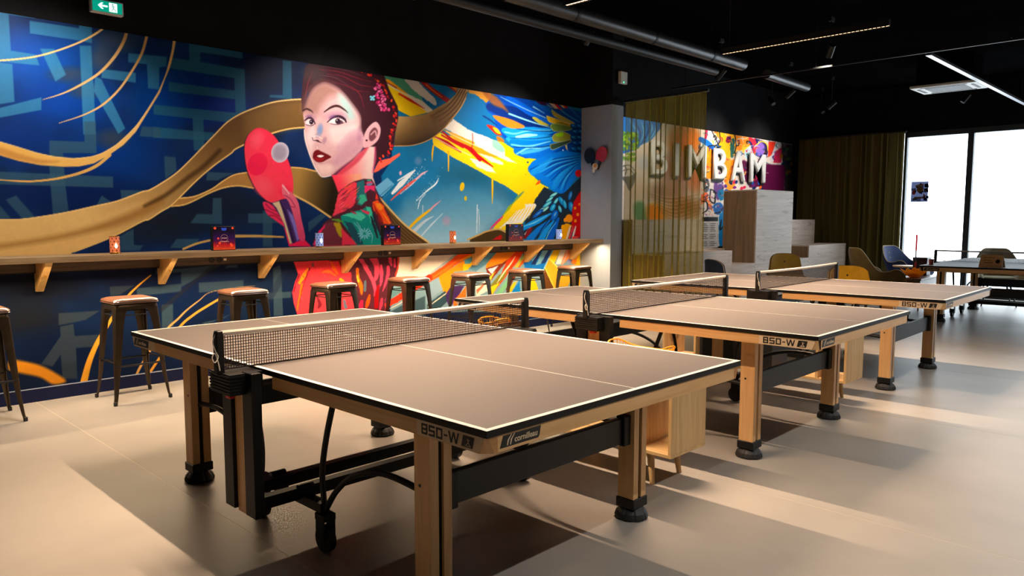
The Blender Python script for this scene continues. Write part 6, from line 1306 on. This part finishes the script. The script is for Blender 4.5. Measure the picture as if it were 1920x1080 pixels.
# wooden tent card on the far table
card = empty('tent_card', (8.84, -0.64, 0.7611), R(-3))
for s, nm in ((-1, 'front_leaf'), (1, 'back_leaf')):
    lf = MB(); lf.add([(s*0.075, -0.125, 0), (s*0.075, 0.125, 0), (0, 0.118, 0.150), (0, -0.118, 0.150), (s*0.069, -0.125, 0), (s*0.069, 0.125, 0), (-s*0.006 if False else s*0.0, 0.118, 0.146), (0, -0.118, 0.146)], [(0,1,2,3),(4,7,6,5),(0,4,5,1),(1,5,6,2),(2,6,7,3),(3,7,4,0)])
    lf.build(nm, M['beechx'], card)
ds = MB()
def cp(v, u): f = v/0.150; return (-0.075*(1-f)-0.0012, u, v)
N = 18; ds.add([cp(0.075+0.024*math.sin(2*math.pi*k/N), -0.07+0.024*math.cos(2*math.pi*k/N)) for k in range(N)], [tuple(range(N))])
for v, u0, u1 in ((0.115, -0.03, 0.09), (0.085, 0.0, 0.085), (0.055, -0.02, 0.08)): ds.add([cp(v, u0), cp(v, u1), cp(v+0.006, u1), cp(v+0.006, u0)], [(0, 1, 2, 3)])
ds.build('printed_notice', M['ink'], card)
tag(card, 'folded wooden tent card with black dot on the edge of the far table', 'sign')
gp_ = empty('pink_cup', (8.95, 0.06, 0.7611)); MB().lathe([(0, 0), (0.026, 0), (0.030, 0.07), (0.027, 0.07), (0.023, 0.006), (0, 0.006)], n=16, cap=False).build('body', mat('pink_glass', rgb(240, 120, 110), 0.3, noise=0.05), gp_, smooth=True); MB().lathe([(0.026, 0.069), (0.031, 0.069), (0.031, 0.073), (0.026, 0.073)], n=16, cap=False).build('rim', M['white'], gp_)
tag(gp_, 'small pink cup at the near corner of the far table', 'cup')

# ------------------------------------------------------------------ poster on the window
a, b = at(1709, 341, 0, FAR_X+0.03), at(1739, 378, 0, FAR_X+0.03)
ps = empty('window_poster', (FAR_X+0.035, (a[1]+b[1])/2, min(a[2], b[2]))); hw, hh = abs(a[1]-b[1])/2, abs(a[2]-b[2])
def flat_part(nm, pts, d, m_):   # pts in (u: right as seen from the room, v: up)
    n = len(pts); mb = MB(); mb.add([(-d, -u, v) for u, v in pts], [tuple(range(n))]); return mb.build(nm, m_, ps)
def circ(cx_, cy_, r, n=24, ry=None): return [(cx_+r*math.cos(2*math.pi*k/n), cy_+(ry or r)*math.sin(2*math.pi*k/n)) for k in range(n)]
flat_part('poster_sheet', [(-hw, 0), (hw, 0), (hw, hh), (-hw, hh)], 0, paper('poster_dark', rgb(54, 58, 80), 0.7))
flat_part('pale_footer', [(-hw, -0.06), (hw, -0.06), (hw, 0), (-hw, 0)], 0, paper('poster_footer', rgb(226, 228, 236)))
rr_ = random.Random(4)
for k in range(22):
    x_, y_ = rr_.uniform(-0.95, 0.95)*hw, rr_.uniform(0.04, 0.96)*hh; s_ = rr_.uniform(0.015, 0.04)
    flat_part('printed_shape', [(x_-s_, y_-s_*0.7), (x_+s_, y_-s_), (x_+s_*0.7, y_+s_), (x_-s_, y_+s_*0.8)], 0.0006+0.00005*k, paper('poster_bit', [rgb(14, 15, 26), rgb(120, 126, 146), rgb(24, 30, 52)][k % 3]))
flat_part('title_band', [(-0.5*hw, 0.80*hh), (-0.2*hw, 0.86*hh), (0.5*hw, 0.90*hh), (0.45*hw, 0.78*hh), (-0.45*hw, 0.72*hh)], 0.003, paper('poster_gold', rgb(176, 138, 84)))
flat_part('round_figure', circ(0.05*hw, 0.60*hh, 0.40*hw), 0.0035, paper('poster_tan', rgb(160, 112, 80))); flat_part('round_core', circ(0.05*hw, 0.61*hh, 0.27*hw), 0.004, paper('poster_cream', rgb(184, 146, 100))); 
flat_part('red_shape', circ(-0.66*hw, 0.46*hh, 0.22*hw, 18, 0.11*hh), 0.004, paper('poster_red', rgb(170, 60, 44))); flat_part('tan_shape', [(0.45*hw, 0.42*hh), (0.85*hw, 0.28*hh), (0.5*hw, 0.26*hh)], 0.004, paper('poster_tan2', rgb(160, 104, 74)))
flat_part('lower_title', [(-0.62*hw, 0.16*hh), (0.6*hw, 0.16*hh), (0.55*hw, 0.25*hh), (-0.58*hw, 0.25*hh)], 0.004, paper('poster_title', rgb(156, 112, 80)))
tag(ps, 'small dark illustrated poster taped to the bright window', 'poster')

# ------------------------------------------------------------------ ceiling services
led_m = mat('warm_led_cells', (1, 0.8, 0.6, 1), 0.5, emit=(1, 0.62, 0.34, 1), estr=5.0)
LL = ['linear lamp hanging above the nearest table', 'linear lamp hanging above the middle table', 'linear lamp hanging above the third table']
for k, (lx, ly) in enumerate(LAMPS):
    o = empty('linear_lamp', (lx, ly, LAMP_Z)); L = 0.77
    h = MB(); h.box((-0.022, -L, 0.004), (0.022, L, 0.05)); h.box((-0.022, -L, -0.006), (-0.017, L, 0.004)); h.box((0.017, -L, -0.006), (0.022, L, 0.004)); h.build('housing', M['steel'], o)
    c_ = MB(); n = 44
    for i in range(n): y = -L+0.02+(2*L-0.04)*i/(n-1); c_.box((-0.013, y-0.011, -0.001), (0.013, y+0.011, 0.0035))
    c_.build('led_cells', led_m, o)
    for y in (-L+0.08, L-0.08): MB().tube([(0, y, 0.05), (0, y, CEIL-LAMP_Z)], 0.0018, 6).build('suspension_wire', M['galv'], o)
    tag(o, LL[k], 'pendant lamp', 'linear lamps above the tables')
for k, (lx, ly) in enumerate(LAMPS_X):
    o = empty('linear_lamp', (lx, ly, LAMP_Z)); L = 1.2
    h = MB(); h.box((-L, -0.022, 0.004), (L, 0.022, 0.05)); h.box((-L, -0.022, -0.006), (L, -0.017, 0.004)); h.box((-L, 0.017, -0.006), (L, 0.022, 0.004)); h.build('housing', M['steel'], o)
    c_ = MB(); n = 60
    for i in range(n): x = -L+0.02+(2*L-0.04)*i/(n-1); c_.box((x-0.013, -0.013, -0.001), (x+0.013, 0.013, 0.0035))
    c_.build('led_cells', led_m, o)
    for x in (-L+0.1, L-0.1): MB().tube([(x, 0, 0.05), (x, 0, CEIL-LAMP_Z)], 0.0018, 6).build('suspension_wire', M['galv'], o)
    tag(o, ['linear lamp right of the nearest table, outside the picture', 'linear lamp right of the middle table, outside the picture', 'linear lamp right of the third table, outside the picture'][k], 'pendant lamp', 'linear lamps along the open floor')
# surface mounted spot heads with visible bodies
def track_spot(x, y, z, tgt, lab):
    o = empty('track_spot', (x, y, z)); d = (Vector(tgt)-Vector((x, y, z))).normalized()
    MB().tube([d*-0.09, d*0.07], 0.038, 18).build('lamp_head', M['steel'], o, smooth=True); MB().tube([d*0.066, d*0.072], 0.034, 18).build('lens', M['galv'], o)
    MB().tube([(0, 0, 0.0), (0, 0, CEIL-z)], 0.008, 8).build('stem', M['steel'], o); MB().box((-0.05, -0.02, CEIL-z-0.05), (0.05, 0.02, CEIL-z-0.001)).build('adapter', M['steel'], o)
    tag(o, lab, 'spotlight', 'black ceiling spotlights')
for k, (sx_, tz) in enumerate(SPOTS):
    d = (Vector((sx_, 3.5, tz))-Vector((sx_, 2.28, 3.22))).normalized(); q = Vector((sx_, 2.28, 3.22))-d*0.09
    track_spot(q.x, q.y, q.z, (sx_, 3.5, tz), ['black spotlight aimed at the left end of the mural', 'black spotlight aimed at the painted face', 'black spotlight aimed at the painted blue wing', 'black spotlight behind the sheer curtain', 'black spotlight left, aimed at the raised letters', 'black spotlight right, aimed at the raised letters'][k])
for px, py, lab in ((1557, 97, 'small black spotlight on the ceiling above the third table'), (1447, 190, 'small black spotlight near the ceiling above the raised letters'), (1540, 206, 'small black spotlight on the ceiling left of the far curtain'), (1810, 185, 'small black spotlight on the ceiling below the air conditioner')):
    p = at(px, py, 2, 3.35); track_spot(p[0], p[1], 3.35, {1557: (9.0, 2.4, 0.9), 1810: (11.2, 2.4, 0.5)}.get(px, (p[0]-0.4, p[1]-0.8, 2.4)), lab)
# ducts
du = empty('ventilation_duct', (6.4, 1.98, 3.40))
MB().tube([(-3.6, 0, 0), (0.95, 0, 0)], 0.075, 24).build('duct_pipe', M['galv'], du, smooth=True)
for x in (-2.6, -1.2, 0.1): MB().tube([(x-0.02, 0, 0), (x+0.02, 0, 0)], 0.079, 24).build('clamp_ring', M['steel'], du); 
for x in (-2.6, 0.1): MB().tube([(x, 0, 0.07), (x, 0, CEIL-3.40)], 0.004, 6).build('hanger_rod', M['steel'], du)
tag(du, 'silver ventilation duct running under the black ceiling', 'duct')
d2 = empty('dark_pipe', (6.0, 2.12, 3.27)); MB().tube([(-4.2, 0, 0), (0.9, 0, 0)], 0.05, 16).build('pipe_body', M['steel'], d2, smooth=True)
for x in (-2.5, 0.5): MB().tube([(x, 0, 0.04), (x, 0, CEIL-3.27)], 0.004, 6).build('hanger_rod', M['steel'], d2)
tag(d2, 'dark pipe running below the silver duct', 'pipe')
d3 = empty('short_duct', (8.95, 2.05, 3.40)); MB().tube([(-0.75, 0, 0), (0.75, 0.05, 0)], 0.065, 20).build('duct_pipe', M['galv'], d3, smooth=True); MB().tube([(0, 0.02, 0.06), (0, 0.02, CEIL-3.4)], 0.004, 6).build('hanger_rod', M['steel'], d3)
tag(d3, 'short grey duct piece further back under the ceiling', 'duct')
# soffit beam and lighting track along y
MB_ = MB()
bm_ = empty('ceiling_track', (7.30, 0.0, 3.20)); MB().box((-0.012, -3.5, 0), (0.012, 3.0, 0.02)).build('track_rail', M['steel'], bm_)
for y in (-3, -1, 1, 2.8): MB().tube([(0, y, 0.03), (0, y, CEIL-3.2)], 0.004, 6).build('hanger_rod', M['steel'], bm_)
tag(bm_, 'long black lighting track hanging across the ceiling behind the lamps', 'lighting track')
# cassette air conditioner
p0, p1 = at(1710, 165, 2, 3.3), at(1847, 163, 2, 3.3)
ac = empty('air_conditioner', (10.75, 0.42, 3.30)); 
MB().box((-0.36, -0.43, 0.0), (0.36, 0.43, 0.04)).build('fascia', M['plastic'], ac, bevel=0.01); MB().box((-0.22, -0.26, -0.004), (0.22, 0.26, 0.0)).build('intake_grille', M['panel'], ac); MB().box((-0.30, -0.36, 0.04), (0.30, 0.36, CEIL-3.30)).build('unit_body', M['ceil'], ac)
for s in (-1, 1): MB().box((s*0.27, -0.30, -0.005), (s*0.31, 0.30, 0.0)).build('vent_slot', M['ink'], ac); MB().box((-0.20, s*0.33, -0.005), (0.20, s*0.37, 0.0)).build('vent_slot', M['ink'], ac)
tag(ac, 'square ceiling cassette air conditioner near the window', 'air conditioner')
# cable tray catching the daylight
tr_ = empty('cable_tray', (10.2, -0.19, 3.20)); MB().box((-2.75, -0.028, 0), (2.6, 0.028, 0.006)).build('tray_base', mat('white_lacquer', rgb(235, 240, 250), 0.25, noise=0.05), tr_)
for s in (-1, 1): MB().box((-2.75, s*0.028, 0), (2.6, s*0.031, 0.03)).build('tray_side', M['galv'], tr_)
for x in (-2.2, 0, 2.2): MB().tube([(x, 0, 0.006), (x, 0, CEIL-3.2)], 0.004, 6).build('hanger_rod', M['steel'], tr_)
tag(tr_, 'pale linear tray under the ceiling leading to the window', 'cable tray')
